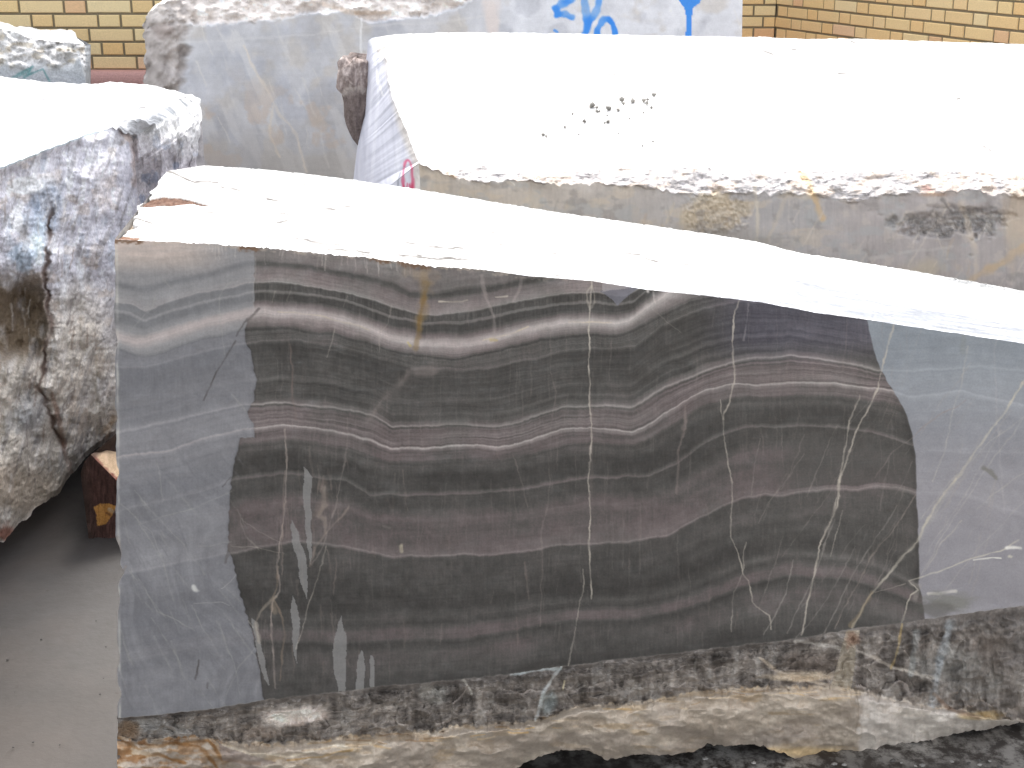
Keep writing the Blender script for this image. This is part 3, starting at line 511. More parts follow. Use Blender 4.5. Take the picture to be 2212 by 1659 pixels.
    pb.mix((1-sm(300, 600, Xb))*lo*sm(-.2, .4, fbm(Xb/30, Yb/13, 4, 70)), (120, 84, 52), .75)
    for p in ([(255, 1592), (300, 1618), (380, 1606), (430, 1612), (470, 1660)], [(400, 1605), (450, 1600), (480, 1640), (560, 1650)], [(300, 1640), (340, 1630), (400, 1650)]): pb.line(p, 6, (112, 78, 44), .8)
    pb.poly([(470, 1600), (520, 1625), (570, 1640), (600, 1650), (540, 1660), (480, 1640)], (128, 116, 112), .7); pb.line([(480, 1606), (540, 1628), (620, 1634), (720, 1612), (800, 1606)], 5, (206, 196, 180), .6)
    pb.line([(620, 1640), (700, 1634), (760, 1618)], 4, (150, 116, 70), .6)
    pb.blob(1740, 1625, 110, 14, (184, 156, 112), .6, seed=31); pb.blob(1680, 1585, 70, 26, (120, 110, 104), .6, seed=32); pb.blob(2120, 1545, 60, 12, (172, 150, 112), .7, seed=34); pb.line([(2020, 1500), (2050, 1530), (2110, 1550)], 8, (120, 98, 84), .6); pb.line([(1850, 1490), (1856, 1530), (1848, 1580)], 3, (120, 110, 100), .7)
    for k in range(40):
        rr = random.Random(70+k); xx = rr.uniform(560, 1840); yy = rr.uniform(.1, .8)*40+np.interp(xx, x, midy)
        pb.line([(xx, yy), (xx+rr.uniform(15, 60), yy+rr.uniform(-5, 3))], rr.uniform(1.5, 3.5), rr.choice([(196, 176, 150), (120, 92, 66), (190, 150, 92)]), rr.uniform(.3, .6))
    grid('broken_base', Pb, pb.C, M['rough'], rt, .85, K['base'], relief=np.where(vv < 1, .8, .45))
    # ---- top face
    bx = [(247, 365), (2420, 2420)]; BK = [(365, 369), (400, 364), (440, 358), (520, 362), (600, 369), (700, 380), (760, 388), (880, 405), (1000, 425), (1200, 458), (1400, 486), (1550, 508), (1640, 523), (1720, 545), (1850, 565), (2000, 590), (2212, 628), (2420, 668)]
    xb = 365+(x-247)*(2420-365)/(2420-247); yb = curve(BK, xb, 1.2, 20, 8)
    F0 = P[0]; B0 = at_z(xb, yb, smooth1(F0[:, 2], 41)+.004)
    nt_ = 190; tt = np.linspace(0, 1, nt_)[:, None]; Pt = loft(F0, B0, nt_)
    ed = sm(0, .03, tt)*sm(0, .03, 1-tt); XX = Pt[..., 0]; YY = Pt[..., 1]
    Pt[..., 2] += ed*(fbm(XX*9, YY*22, 5, 21)*.0022+fbm(XX*2, YY*3, 2, 22)*.006)
    lw = (1-sm(0, 60, np.arange(nu)[None]*Q)); Pt[..., 0] += lw*fbm(tt*9, tt*0, 4, 23)*.007*sm(0, .1, tt)
    px, py = project(Pt); tp = Paint(px, py, (205, 204, 201)); tp.add(fbm(XX*14, YY*14, 4, 24)*7)
    notch = tp.inside([(320, 428), (352, 424), (392, 428), (425, 436), (462, 442), (400, 444), (330, 446), (300, 445)]).astype(float)
    tp.mix(notch, (100, 70, 54)); tp.add(notch*fbm(px/5, py/3, 3, 25)*22); Pt[..., 2] -= notch*(.003+.001*vn(px/4, py/3, 26))
    n2 = tp.inside([(262, 480), (278, 466), (292, 470), (286, 482), (300, 490), (270, 496)]).astype(float); tp.mix(n2, (168, 146, 124), .7); Pt[..., 2] -= n2*.01
    tp.poly([(243, 512), (262, 508), (310, 516), (290, 522), (247, 522)], (110, 74, 52), .9)
    rr = random.Random(5)
    for k in range(70):      # short gouges, most of them near the front arris
        xx = rr.uniform(300, 1500); f = rr.random()**2; a_ = np.interp(xx, x, ty); b_ = np.interp(xx, xb, yb); yy = a_*(1-f)+b_*f-3
        tp.line([(xx, yy), (xx+rr.uniform(8, 40), yy+rr.uniform(1, 5))], rr.uniform(1.4, 2.6), (92, 88, 84), rr.uniform(.4, .9), brk=.4)
    for p in ([(640, 515), (700, 525), (730, 527)], [(560, 560)]*0 or [(700, 535), (760, 540), (800, 545)], [(870, 523), (920, 530), (1000, 538)], [(860, 550), (930, 557), (1010, 562)], [(575, 430), (600, 432)], [(570, 475), (610, 480)], [(600, 480), (622, 478)], [(640, 478), (646, 470)], [(700, 452), (730, 456)], [(360, 372), (420, 392), (470, 396)], [(290, 470), (330, 480)], [(1395, 560), (1420, 566)]):
        tp.line(p, 2.8, (84, 80, 76), .9, brk=.3)
    g = sm(1250, 1750, px)*(1-sm(.15, .62, tt+fbm(XX*3, YY*8, 3, 27)*.22)); st_ = sm(-.35, .45, fbm((px+py*3.)/150, (py-px*.15)/3.2, 4, 28)+(1-sm(0, .5, tt))*.35); tp.mix(g*st_, (112, 117, 127), .62)
    tp.mix((1-sm(0, .05, tt))*sm(-.2, .3, vn(px/30, py/9, 29)), (236, 238, 242), .8)
    grid('top_face', Pt, tp.C, M['top'], rt, .9, (1, 1, 1))
    # ---- hidden sides
    lo_b = Pb[-1].copy(); BB = np.stack([B0[:, 0], B0[:, 1], np.maximum(lo_b[:, 2]*0+.02, .02)], -1)
    side('rear_face', BB, B0, M['rough'], rt, (150, 146, 142), seed=61)
    side('underside', lo_b, BB, M['rough'], rt, (120, 112, 104), seed=62, amp=.004)
    L0 = np.concatenate([P[:, 0], Pb[:, 0]]); i_ = np.linspace(0, 1, len(L0))[:, None]; L1 = lerp(B0[0][None], BB[0][None], i_)
    side('left_end', L1, L0, M['rough'], rt, (150, 146, 142), seed=63, amp=.003)
    R0 = np.concatenate([P[:, -1], Pb[:, -1]]); R1 = lerp(B0[-1][None], BB[-1][None], i_); side('right_end', R0, R1, M['rough'], rt, (150, 146, 142), seed=64, amp=.003)
main_block()

# ================================================================== SECOND BLOCK (big, white top)
def second_block():
    rt = thing('marble_block', 'wide marble block with bright white top and red paint mark on its end', 'marble block', (.6, 3.6, 0), 'rough marble blocks stored in the yard')
    q = 2.4; x = np.arange(905, 2440, q); Yf = 2.95
    ty = curve([(905, 347), (925, 352), (1000, 356), (1100, 362), (1300, 365), (1500, 364), (1700, 370), (1820, 372), (1950, 368), (2080, 372), (2212, 378), (2440, 384)], x, 4, 30, 11)
    band = curve([(905, 352), (930, 366), (980, 384), (1050, 396), (1100, 388), (1180, 398), (1300, 398), (1400, 408), (1480, 425), (1640, 420), (1770, 424), (1840, 440), (1950, 420), (2100, 412), (2140, 418), (2212, 432), (2440, 440)], x, 5, 31, 13)
    zb = .10; by = project(np.stack([x*0, x*0+Yf, x*0+zb], -1))[1]; by = curve([(0, by[0]), (9999, by[0])], x, 8, 32, 30)
    k1 = 60; k2 = 330; vv = np.concatenate([np.linspace(0, 1, k1, endpoint=False), np.linspace(1, 2, k2)])[:, None]
    Y = np.where(vv < 1, ty*(1-vv)+band*vv, band*(2-vv)+by*(vv-1)); X = x[None]+np.zeros_like(Y)+(1-sm(0, 50, x[None]-905))*20*(Y-350)/400
    P = at_y(X, Y, np.full_like(X, Yf)); b = 1-sm(.85, 1.05, vv)
    d = b*(.10*(1-np.clip(vv, 0, 1))**1.2+ridge(X/30, Y/20, 4, 33)*.012+fbm(X/50, Y/30, 4, 34)*.02*sm(0, .3, vv))-b*sm(0, .5, vv)*.01
    gash = np.exp(-((X-2060)/130)**2-((Y-475)/34)**2); rg = sm(.1, .5, gash+fbm(X/30, Y/22, 4, 35)*.3-.15)*sm(1, 1.1, vv); d = d+rg*(.02+ridge(X/14, Y/12, 4, 36)*.01)
    crs = np.exp(-((X-1548)/80)**4-((Y-460)/48)**4); d = d-sm(.3, .8, crs)*.003+sm(.3, .8, crs)*fbm(X/6, Y/6, 3, 37)*.004
    P = push(P, d+fbm(X/4, Y/60, 2, 38)*.0008)
    p = Paint(X, Y, (176, 171, 169)); lf = (1-sm(1050, 1650, X))[..., None]; p.C = p.C*(1-lf)+np.array((190, 180, 168.))*lf
    rt_ = sm(1700, 1900, X)[..., None]*.7; p.C = p.C*(1-rt_)+np.array((170, 161, 158.))*rt_
    p.add(fbm(X/60, Y/45, 4, 39)*10+fbm(X/5, Y/50, 3, 40)*4+vn(X/2, Y/2, 41)*2, (1, .97, .92)); p.mix(sm(.1, .6, fbm(X/40, Y/25, 4, 42)), (172, 173, 172), .5)
    p.mix(sm(.25, .6, fbm(X/50, Y/20, 4, 43))*(1-sm(1700, 1900, X)), (204, 188, 166), .45)
    bc = np.ones(X.shape+(3,))*np.array((178, 173, 172.))+(fbm(X/12, Y/9, 4, 44)*22+ridge(X/18, Y/12, 4, 45)*14)[..., None]*np.array((1, 1, 1.02))
    w2 = sm(.1, .5, fbm(X/35, Y/20, 3, 46))[..., None]; bc = bc*(1-w2*.5)+np.array((196, 176, 158.))*w2*.5
    bc = bc*1.; p.C = p.C*(1-b[..., None])+bc*b[..., None]
    p.mix(rg, (150, 145, 142), .65); p.add(rg*fbm(X/6, Y/6, 3, 47)*22); p.mix(rg*sm(.2, .6, fbm(X/10, Y/8, 3, 48)), (128, 130, 132), .5)
    p.mix(sm(.3, .8, crs+fbm(X/30, Y/30, 4, 16)*.5)*1., (196, 178, 150), .6); p.add(sm(.3, .8, crs)*(fbm(X/5, Y/5, 3, 49)*20))
    BR = (206, 176, 136)
    p.line([(1730, 370), (1750, 405), (1762, 440), (1778, 470)], 13, BR, .85); p.line([(1630, 400), (1636, 440), (1636, 500), (1634, 540)], 7, (206, 196, 180), .75)
    p.line([(1700, 420), (1680, 470), (1655, 520)], 8, (200, 188, 172), .7); p.line([(1455, 440), (1440, 480)], 5, (204, 190, 168), .6); p.line([(1100, 390), (1110, 400)], 4, (225, 222, 216), .8)
    p.line([(1205, 430), (1195, 470), (1300, 480)], 3, (150, 142, 132), .4)
    for k in range(26):
        rr = random.Random(300+k); xx = rr.uniform(1600, 2250); yy = rr.uniform(430, 640); l = rr.uniform(25, 110)
        p.line([(xx, yy), (xx-l*.65, yy+l)], rr.uniform(2, 4.5), (206, 196, 184), rr.uniform(.35, .75))
    for k in range(60):
        rr = random.Random(2300+k); xx = rr.uniform(950, 2230); yy = rr.uniform(400, 640); l = rr.uniform(15, 80)
        p.line([(xx, yy), (xx+rr.uniform(-20, 12), yy+l)], rr.uniform(1.5, 6), rr.choice([(206, 196, 184), (214, 206, 198), (150, 143, 138), (190, 168, 142)]), rr.uniform(.15, .5), brk=.5)
    p.mix(sm(.2, .6, fbm(X/24, Y/16, 5, 20))*sm(380, 420, Y)*sm(1500, 1800, X)*.7, (198, 188, 178), .6); p.mix(sm(.3, .7, fbm(X/40, Y/26, 5, 22))*(vv > 1), (146, 140, 136), .5)
    p.line([(2080, 440), (2098, 520), (2110, 580), (2105, 620)], 12, (206, 192, 176), .7, brk=.3); p.line([(2240, 520), (2160, 570), (2100, 605), (2070, 640)], 16, (198, 172, 138), .75); p.blob(2195, 480, 40, 90, (202, 182, 158), .6, seed=50); p.blob(1990, 590, 50, 36, (190, 178, 158), .7, seed=52); p.line([(1880, 560), (1960, 545), (2060, 535)], 6, (196, 192, 186), .5); p.blob(1500, 520, 200, 30, (152, 146, 138), .5, seed=53)
    p.line([(2035, 430), (2060, 460), (2150, 455)], 8, (112, 108, 106), .5); p.blob(2020, 420, 40, 8, (186, 150, 124), .6); p.line([(2000, 405), (2006, 412)], 9, (190, 130, 118), .5)
    p.line([(930, 356), (960, 366), (980, 380)], 10, (196, 162, 128), .6); p.line([(930, 380), (926, 420)], 10, (212, 196, 178), .6)
    grid('front_face', P, p.C, M['rough'], rt, .85, K['two'], relief=.12+.88*np.clip(b+rg, 0, 1))
    # top: front edge, back edge, curved left edge
    n = 200; t = np.linspace(0, 1, n); F0 = P[0]; xb = 832+(x-905)*(2440-832)/(2440-905.)
    yb = curve([(800, 82), (860, 74), (950, 71), (1050, 70), (1300, 74), (1600, 80), (1640, 79), (1700, 84), (1850, 84), (2212, 96), (2440, 103)], xb, 1.2, 33, 25); B0 = at_y(xb, yb, xb*0+4.3)
    ly = np.interp(t, [0, .08, .2, .4, .6, .8, 1.], [347, 318, 275, 215, 160, 115, yb[0]]); lx = np.interp(ly, [80, 100, 150, 200, 240, 270, 310, 350], [834, 832, 836, 846, 858, 874, 890, 905])+fbm(t*22, t*0, 3, 54)*2.5
    LY = np.interp(t, [0, 1], [F0[0, 1], 4.3]); LB = at_y(lx, ly, LY); LB[0] = F0[0]; LB[-1] = B0[0]
    Pt = loft(F0, B0, n); u = np.linspace(0, 1, len(x))[None, :, None]; Pt = Pt+(1-u)**6*(LB-Pt[:, 0])[:, None, :]
    tt = t[:, None]; XX, YY = Pt[..., 0].copy(), Pt[..., 1].copy(); ed = sm(0, .02, tt)*sm(0, .02, 1-tt)*sm(0, .01, u[..., 0])
    Pt[..., 2] += ed*(fbm(XX*5, YY*5, 4, 55)*.006)
    px, py = project(Pt); tp = Paint(px, py, (208, 206, 203)); tp.add(fbm(XX*9, YY*9, 4, 56)*6)
    for c_ in ([(1645, 108), (1652, 112), (1668, 116)], [(1710, 108), (1718, 110)], [(1810, 158), (1828, 159)], [(2125, 320), (2140, 326)], [(1308, 158), (1328, 160)], [(1840, 92), (1846, 93)], [(2070, 212), (2076, 211)]): tp.line(c_, 2.4, (80, 76, 72), .9)
    grid('top_face', Pt, tp.C, M['top'], rt, .9)
    # end face (turned to the left), pale lavender with drill ribs
    RR = np.concatenate([LB[::-1], P[:, 0][1:]]); idx = np.concatenate([np.linspace(0, n-1, 220), np.linspace(n, len(RR)-1, 200)]).astype(int); RR = RR[idx]; m = len(RR)
    s_ = np.linspace(0, 1, m); rz = RR[:, 2]
    lyy = np.interp(s_, [0, .52, 1], [86, 420, 760]); lxx = np.interp(lyy, [84, 130, 250, 330, 400, 760], [796, 791, 785, 770, 762, 745])
    LL = at_y(lxx, lyy, lyy*0+4.28); LL[0] = at_y(804., 82., 4.29)
    nu = 90; Pe = loft(LL, RR, nu).transpose(1, 0, 2)                # rows along height, columns from far to near
    uu = np.linspace(0, 1, nu)[None]; ss = s_[:, None]; ed = sm(0, .06, uu)*sm(0, .06, 1-uu)*sm(0, .03, ss)
    nn = np.array([-.97, -.25, 0]); Pe = Pe+(ed*(vn(uu*22+ss*0, ss*1, 57)*.0008+fbm(uu*2, ss*3, 2, 58)*.004))[..., None]*nn
    ex, ey = project(Pe); pe = Paint(ex, ey, (202, 204, 216)); pe.add(vn(ex/5-ey/60, ey/400, 57)*7+fbm(ex/30, ey/60, 3, 59)*8)
    pe.mix(sm(.1, .6, vn(ex/7+ey/90, ey/400, 60)), (222, 224, 232), .4); pe.blob(806, 92, 12, 10, (240, 240, 240), .8); pe.blob(822, 108, 9, 8, (176, 168, 160), .7); pe.line([(812, 150), (822, 185), (828, 205)], 5, (236, 236, 238), .8)
    pe.mix(sm(-24, -6, ex-np.interp(ey, [80, 270, 350, 760], [832, 874, 905, 925])), (206, 200, 192), .8); pe.add(sm(-24, -6, ex-np.interp(ey, [80, 270, 350, 760], [832, 874, 905, 925]))*fbm(ex/4, ey/8, 3, 61)*16)
    th = np.linspace(0, 2*math.pi, 26); RED = (196, 52, 92)
    pe.line([(881+10.5*math.sin(a), 388-42*math.cos(a)) for a in th], 5.5, RED, .95, warp=False)
    pe.line([(875, 400), (876, 420), (877, 450)], 2.6, RED, .85); pe.line([(881, 395), (881, 450)], 2.6, RED, .8); pe.line([(886, 398), (887, 450)], 2.6, RED, .8)
    pe.line([(863, 372), (860, 420), (861, 470)], 2.6, (92, 96, 110), .7)
    grid('end_face', Pe, pe.C, M['rough'], rt, .8, K['end'], relief=.15)
    # broken brown corner sticking out behind the end face
    nu, nv = 120, 160; th = np.linspace(0, 2*math.pi, nu)[None]; f = np.linspace(0, 1, nv)[:, None]
    zc = lerp(1.09, .80, f); rad = np.interp(f, [0, .004, .03, .12, .28, .35, .6, .85, .96, 1], [.0, .045, .052, .054, .060, .052, .044, .034, .02, 0.]); cx_ = np.interp(f, [0, .3, .7, 1], [-.472, -.474, -.466, -.450])
    rr_ = rad*(1+.34*ridge(np.cos(th)*.9+f*1.2, np.sin(th)*.9+f*2.2, 4, 62)-.1); Pl = np.stack([cx_+rr_*np.cos(th), 4.32+rr_*np.sin(th)*1.3, zc+fbm(np.cos(th)*2, np.sin(th)*2+f*4, 3, 63)*.012+0*th], -1)
    Pl[:, -1] = Pl[:, 0]; lx_, ly_ = project(Pl); pl = Paint(lx_, ly_, (158, 144, 138)); pl.add(fbm(lx_/4, ly_/14, 4, 64)*36); pl.mix(sm(.30, .36, f+fbm(lx_/20, ly_/20, 2, 65)*.05)+0*th, (104, 92, 88), .75); pl.mix(np.exp(-((f-.33)/.03)**2)+0*th, (186, 176, 168), .7)
    grid('broken_corner', Pl, pl.C, M['rough'], rt, .9, K['two'], flip=True)
    BB = np.stack([B0[:, 0], B0[:, 1], B0[:, 2]*0+zb], -1); side('rear_face', BB, B0, M['rough'], rt, (180, 176, 170), seed=66)
    R0 = P[:, -1]; i_ = np.linspace(0, 1, len(R0))[:, None]; side('right_end', R0, lerp(B0[-1][None], BB[-1][None], i_), M['rough'], rt, (180, 176, 170), seed=67, amp=.004)
    # pebbles and grit lying on the top
    rnd = random.Random(9); D = np.linspace(0, 1, n)
    pts = [(815, 665, 2.3), (800, 674, 1.2), (832, 676, 1.2), (840, 702, 1.3), (855, 702, .9), (910, 685, 2.1), (970, 690, 1.5), (995, 635, 2.), (1003, 648, 1.2), (1060, 643, 2.1), (1128, 640, 1.9), (1155, 625, 1.1), (1155, 650, 1.5), (1176, 675, 1.1), (1195, 600, 1.6), (688, 712, 1.), (760, 765, 1.3), (905, 765, 1.4), (890, 766, .8), (640, 795, .9), (508, 846, 1.3), (523, 856, .9), (1040, 743, .7), (1125, 705, .8), (725, 840, .6), (970, 835, .6), (1190, 885, .8), (1120, 910, .6), (900, 722, .6)]
    mats = M['rough']; flat = Pt.reshape(-1, 3); fx, fy = px.ravel(), py.ravel()
    for i, (a, b_, s) in enumerate(pts):
        X0, Y0 = 998.5+a*.3472, b_*.3472; k = np.argmin((fx-X0)**2+(fy-Y0)**2); loc = flat[k]
        bm = bmesh.new(); bmesh.ops.create_icosphere(bm, subdivisions=1, radius=.0033*s)
        for v in bm.verts: 
            r_ = 1+rnd.uniform(-.4, .3); v.co = Vector((v.co.x*r_*1.15, v.co.y*r_*1.3, v.co.z*r_*1.05))
        me = bpy.data.meshes.new('pebble'); bm.to_mesh(me); bm.free(); ca = me.color_attributes.new('Col', 'FLOAT_COLOR', 'POINT'); g = rnd.uniform(.14, .32)
        ca.data.foreach_set('color', np.tile(np.array([g, g*.95, g*.86, .9], np.float32), len(me.vertices))); me.materials.append(mats); me.attributes.new('Relief', 'FLOAT', 'POINT').data.foreach_set('value', np.ones(len(me.vertices), np.float32))
        o = link('pebble', me); o.location = (loc[0], loc[1], loc[2]+.003*s); o['category'] = 'pebble'; o['group'] = 'dark pebbles and grit on the white block top'
        o['label'] = 'one of the larger dark pebbles scattered on the white top of the wide block' if s >= 1.5 else ('medium dark pebble among the scatter on the white top of the wide block' if s >= 1 else 'tiny dark speck of grit on the white top of the wide block')
second_block()

# ================================================================== BACK BLOCK (blue paint marks)
def back_block():
    rt = thing('marble_block', 'tall pale grey marble block at the back with blue painted writing on its side', 'marble block', (-.2, 5.4, 0), 'rough marble blocks stored in the yard')
    q = 2.3; x = np.arange(313, 1607, q); g0, g1 = (-1.31, 5.0), (.87, 5.2)
    ty = curve([(313, 34), (322, 22), (345, 8), (380, -4), (450, -12), (700, -16), (1000, -24), (1100, -36), (1250, -75), (1607, -85)], x, 6, 40, 20)
    nv = 330; v = np.linspace(0, 1, nv)[:, None]; by = x*0+716.; Y = ty*(1-v)+by*v; X = x[None]+(1-sm(0, 60, x[None]-313))*(fbm(v*30, v*0, 4, 41)*7+8*v)+sm(1550, 1607, x[None])*(-14*v)
    P = at_wall(X, Y, g0, g1); rim = curve([(313, 70), (380, 52), (420, 50), (500, 50), (580, 44), (680, 26), (760, 24), (790, 44), (900, 38), (950, 26), (1000, 10), (1060, -30), (1607, -80)], x, 4, 42, 10)[None]
    br = 1-sm(-6, 5, Y-rim); le = 1-sm(0, 1, (X-np.interp(Y, [0, 60, 200, 330, 420], [392, 394, 372, 362, 350])-fbm(Y/22, Y*0, 4, 43)*12)/26)
    d = br*(.05*np.clip((rim-Y)/60, 0, 1)+fbm(X/30, Y/20, 4, 44)*.03+.02)+le*(.02+.10*(1-sm(313, 360, X))+fbm(X/34, Y/44, 4, 45)*.035); P = push(P, d)
    p = Paint(X, Y, (184, 184, 187)); p.mix(sm(950, 1150, X), (206, 208, 214), .9); p.mix(sm(.0, .6, fbm(X/70, Y/60, 4, 46)+.3*sm(150, 330, Y)-.05), (182, 176, 169), .6)
    p.mix(sm(.1, .6, fbm(X/60, Y/70, 4, 47)), (170, 172, 180), .5); p.add(fbm(X/90, Y/4, 3, 48)*2.5+fbm(X/8, Y/8, 3, 49)*4+fbm(X/34, Y/50, 4, 18)*9, (1, 1, 1)); p.mix(sm(.15, .6, fbm((X-Y*.4)/30, Y/90, 5, 19))*(1-sm(800, 1000, X)), (206, 204, 202), .45); p.mix(sm(.25, .6, fbm(X/46, Y/50, 4, 17))*sm(120, 260, Y), (188, 170, 154), .5); p.mix((1-sm(300, 420, X))*sm(100, 200, Y)*.5, (168, 168, 170))
    p.mix(sm(250, 360, Y)*(1-sm(700, 800, X)), (168, 164, 160), .4)
    for k in range(26):
        rr = random.Random(500+k); xx = rr.uniform(420, 760) if k < 14 else rr.uniform(800, 1600); yy = rr.uniform(0, 300); l = rr.uniform(30, 110); p.line([(xx, yy), (xx+l*rr.uniform(.1, .6), yy+l)], rr.uniform(1.5, 3.5), (214, 210, 202), rr.uniform(.2, .55))
    p.line([(525, 100), (565, 175), (600, 240), (640, 290), (660, 370)], 5, (212, 202, 188), .6); p.line([(780, 0), (779, 45), (782, 130)], 3.5, (225, 225, 225), .7); p.line([(590, 230), (585, 290), (605, 340)], 4, (214, 202, 184), .5); p.line([(380, 90), (500, 85), (640, 76), (780, 60), (960, 46), (1050, 36)], 4, (210, 208, 206), .3)
    bc = np.ones(X.shape+(3,))*np.array((206, 198, 192.))+(fbm(X/16, Y/10, 5, 50)*34)[..., None]; p.C = p.C*(1-br[..., None])+bc*br[..., None]
    lc = np.ones(X.shape+(3,))*np.array((160, 153, 149.))+(fbm(X/22, Y/30, 5, 51)*28)[..., None]*np.array((1, 1, 1.)); w3 = (1-sm(20, 110, Y))[..., None]*.3; lc = lc*(1-w3)+np.array((200, 194, 188.))*w3; p.C = p.C*(1-le[..., None])+lc*le[..., None]
    p.blob(352, 66, 26, 18, (136, 124, 118), .6, seed=52); p.blob(344, 230, 18, 40, (132, 124, 118), .5, seed=53); p.line([(700, 10), (760, 26), (840, 30)], 8, (190, 170, 150), .5)
    p.blob(1062, 20, 24, 70, (214, 200, 192), .6, seed=54)
    B = (62, 132, 214); kw = dict(warp=False, soft=.25)
    p.line([(1250, -14), (1238, -2), (1214, 8), (1200, 20), (1203, 31), (1222, 33), (1236, 37)], 14, B, .97, **kw); p.line([(1200, 20), (1206, 32)], 18, B, .97, **kw)
    p.line([(1262, -20), (1261, 4), (1269, 32), (1267, 56), (1264, 76)], 15, B, .97, **kw); p.line([(1302, -20), (1296, 2), (1288, 22), (1275, 46), (1265, 72)], 14, B, .97, **kw)
    p.line([(1291, 76), (1294, 56), (1304, 43), (1314, 42), (1324, 52), (1330, 76)], 14, B, .97, **kw); p.line([(1198, 66), (1204, 69)], 6, B, .9, **kw)
    p.poly([(1462, -10), (1518, -10), (1512, 6), (1497, 17), (1495, 34), (1494, 90), (1481, 90), (1482, 34), (1478, 16), (1468, 4)], B, .97, warp=False)
    grid('front_face', P, p.C, M['cut'], rt, .85, K['back'])
    T = P[0]; B0 = T+np.array([.02, .75, .02]); n = 60; Pt = loft(T, B0, n); t = np.linspace(0, 1, n)[:, None]; Pt[..., 2] += sm(0, .05, t)*fbm(Pt[..., 0]*7, Pt[..., 1]*7, 4, 55)*.02
    grid('top_face', Pt, np.array((224, 220, 214.))+fbm(Pt[..., 0]*12, Pt[..., 1]*12, 4, 56)[..., None]*14, M['top'], rt, .9)
    BB = B0.copy(); BB[:, 2] = .05; side('rear_face', BB, Pt[-1], M['rough'], rt, (170, 168, 166), seed=68); i_ = np.linspace(0, 1, nv)[:, None]
    side('left_end', lerp(Pt[-1, 0][None], BB[0][None], i_), P[:, 0], M['rough'], rt, (150, 142, 136), seed=69); side('right_end', P[:, -1], lerp(Pt[-1, -1][None], BB[-1][None], i_), M['rough'], rt, (190, 190, 192), seed=70, amp=.003)
back_block()

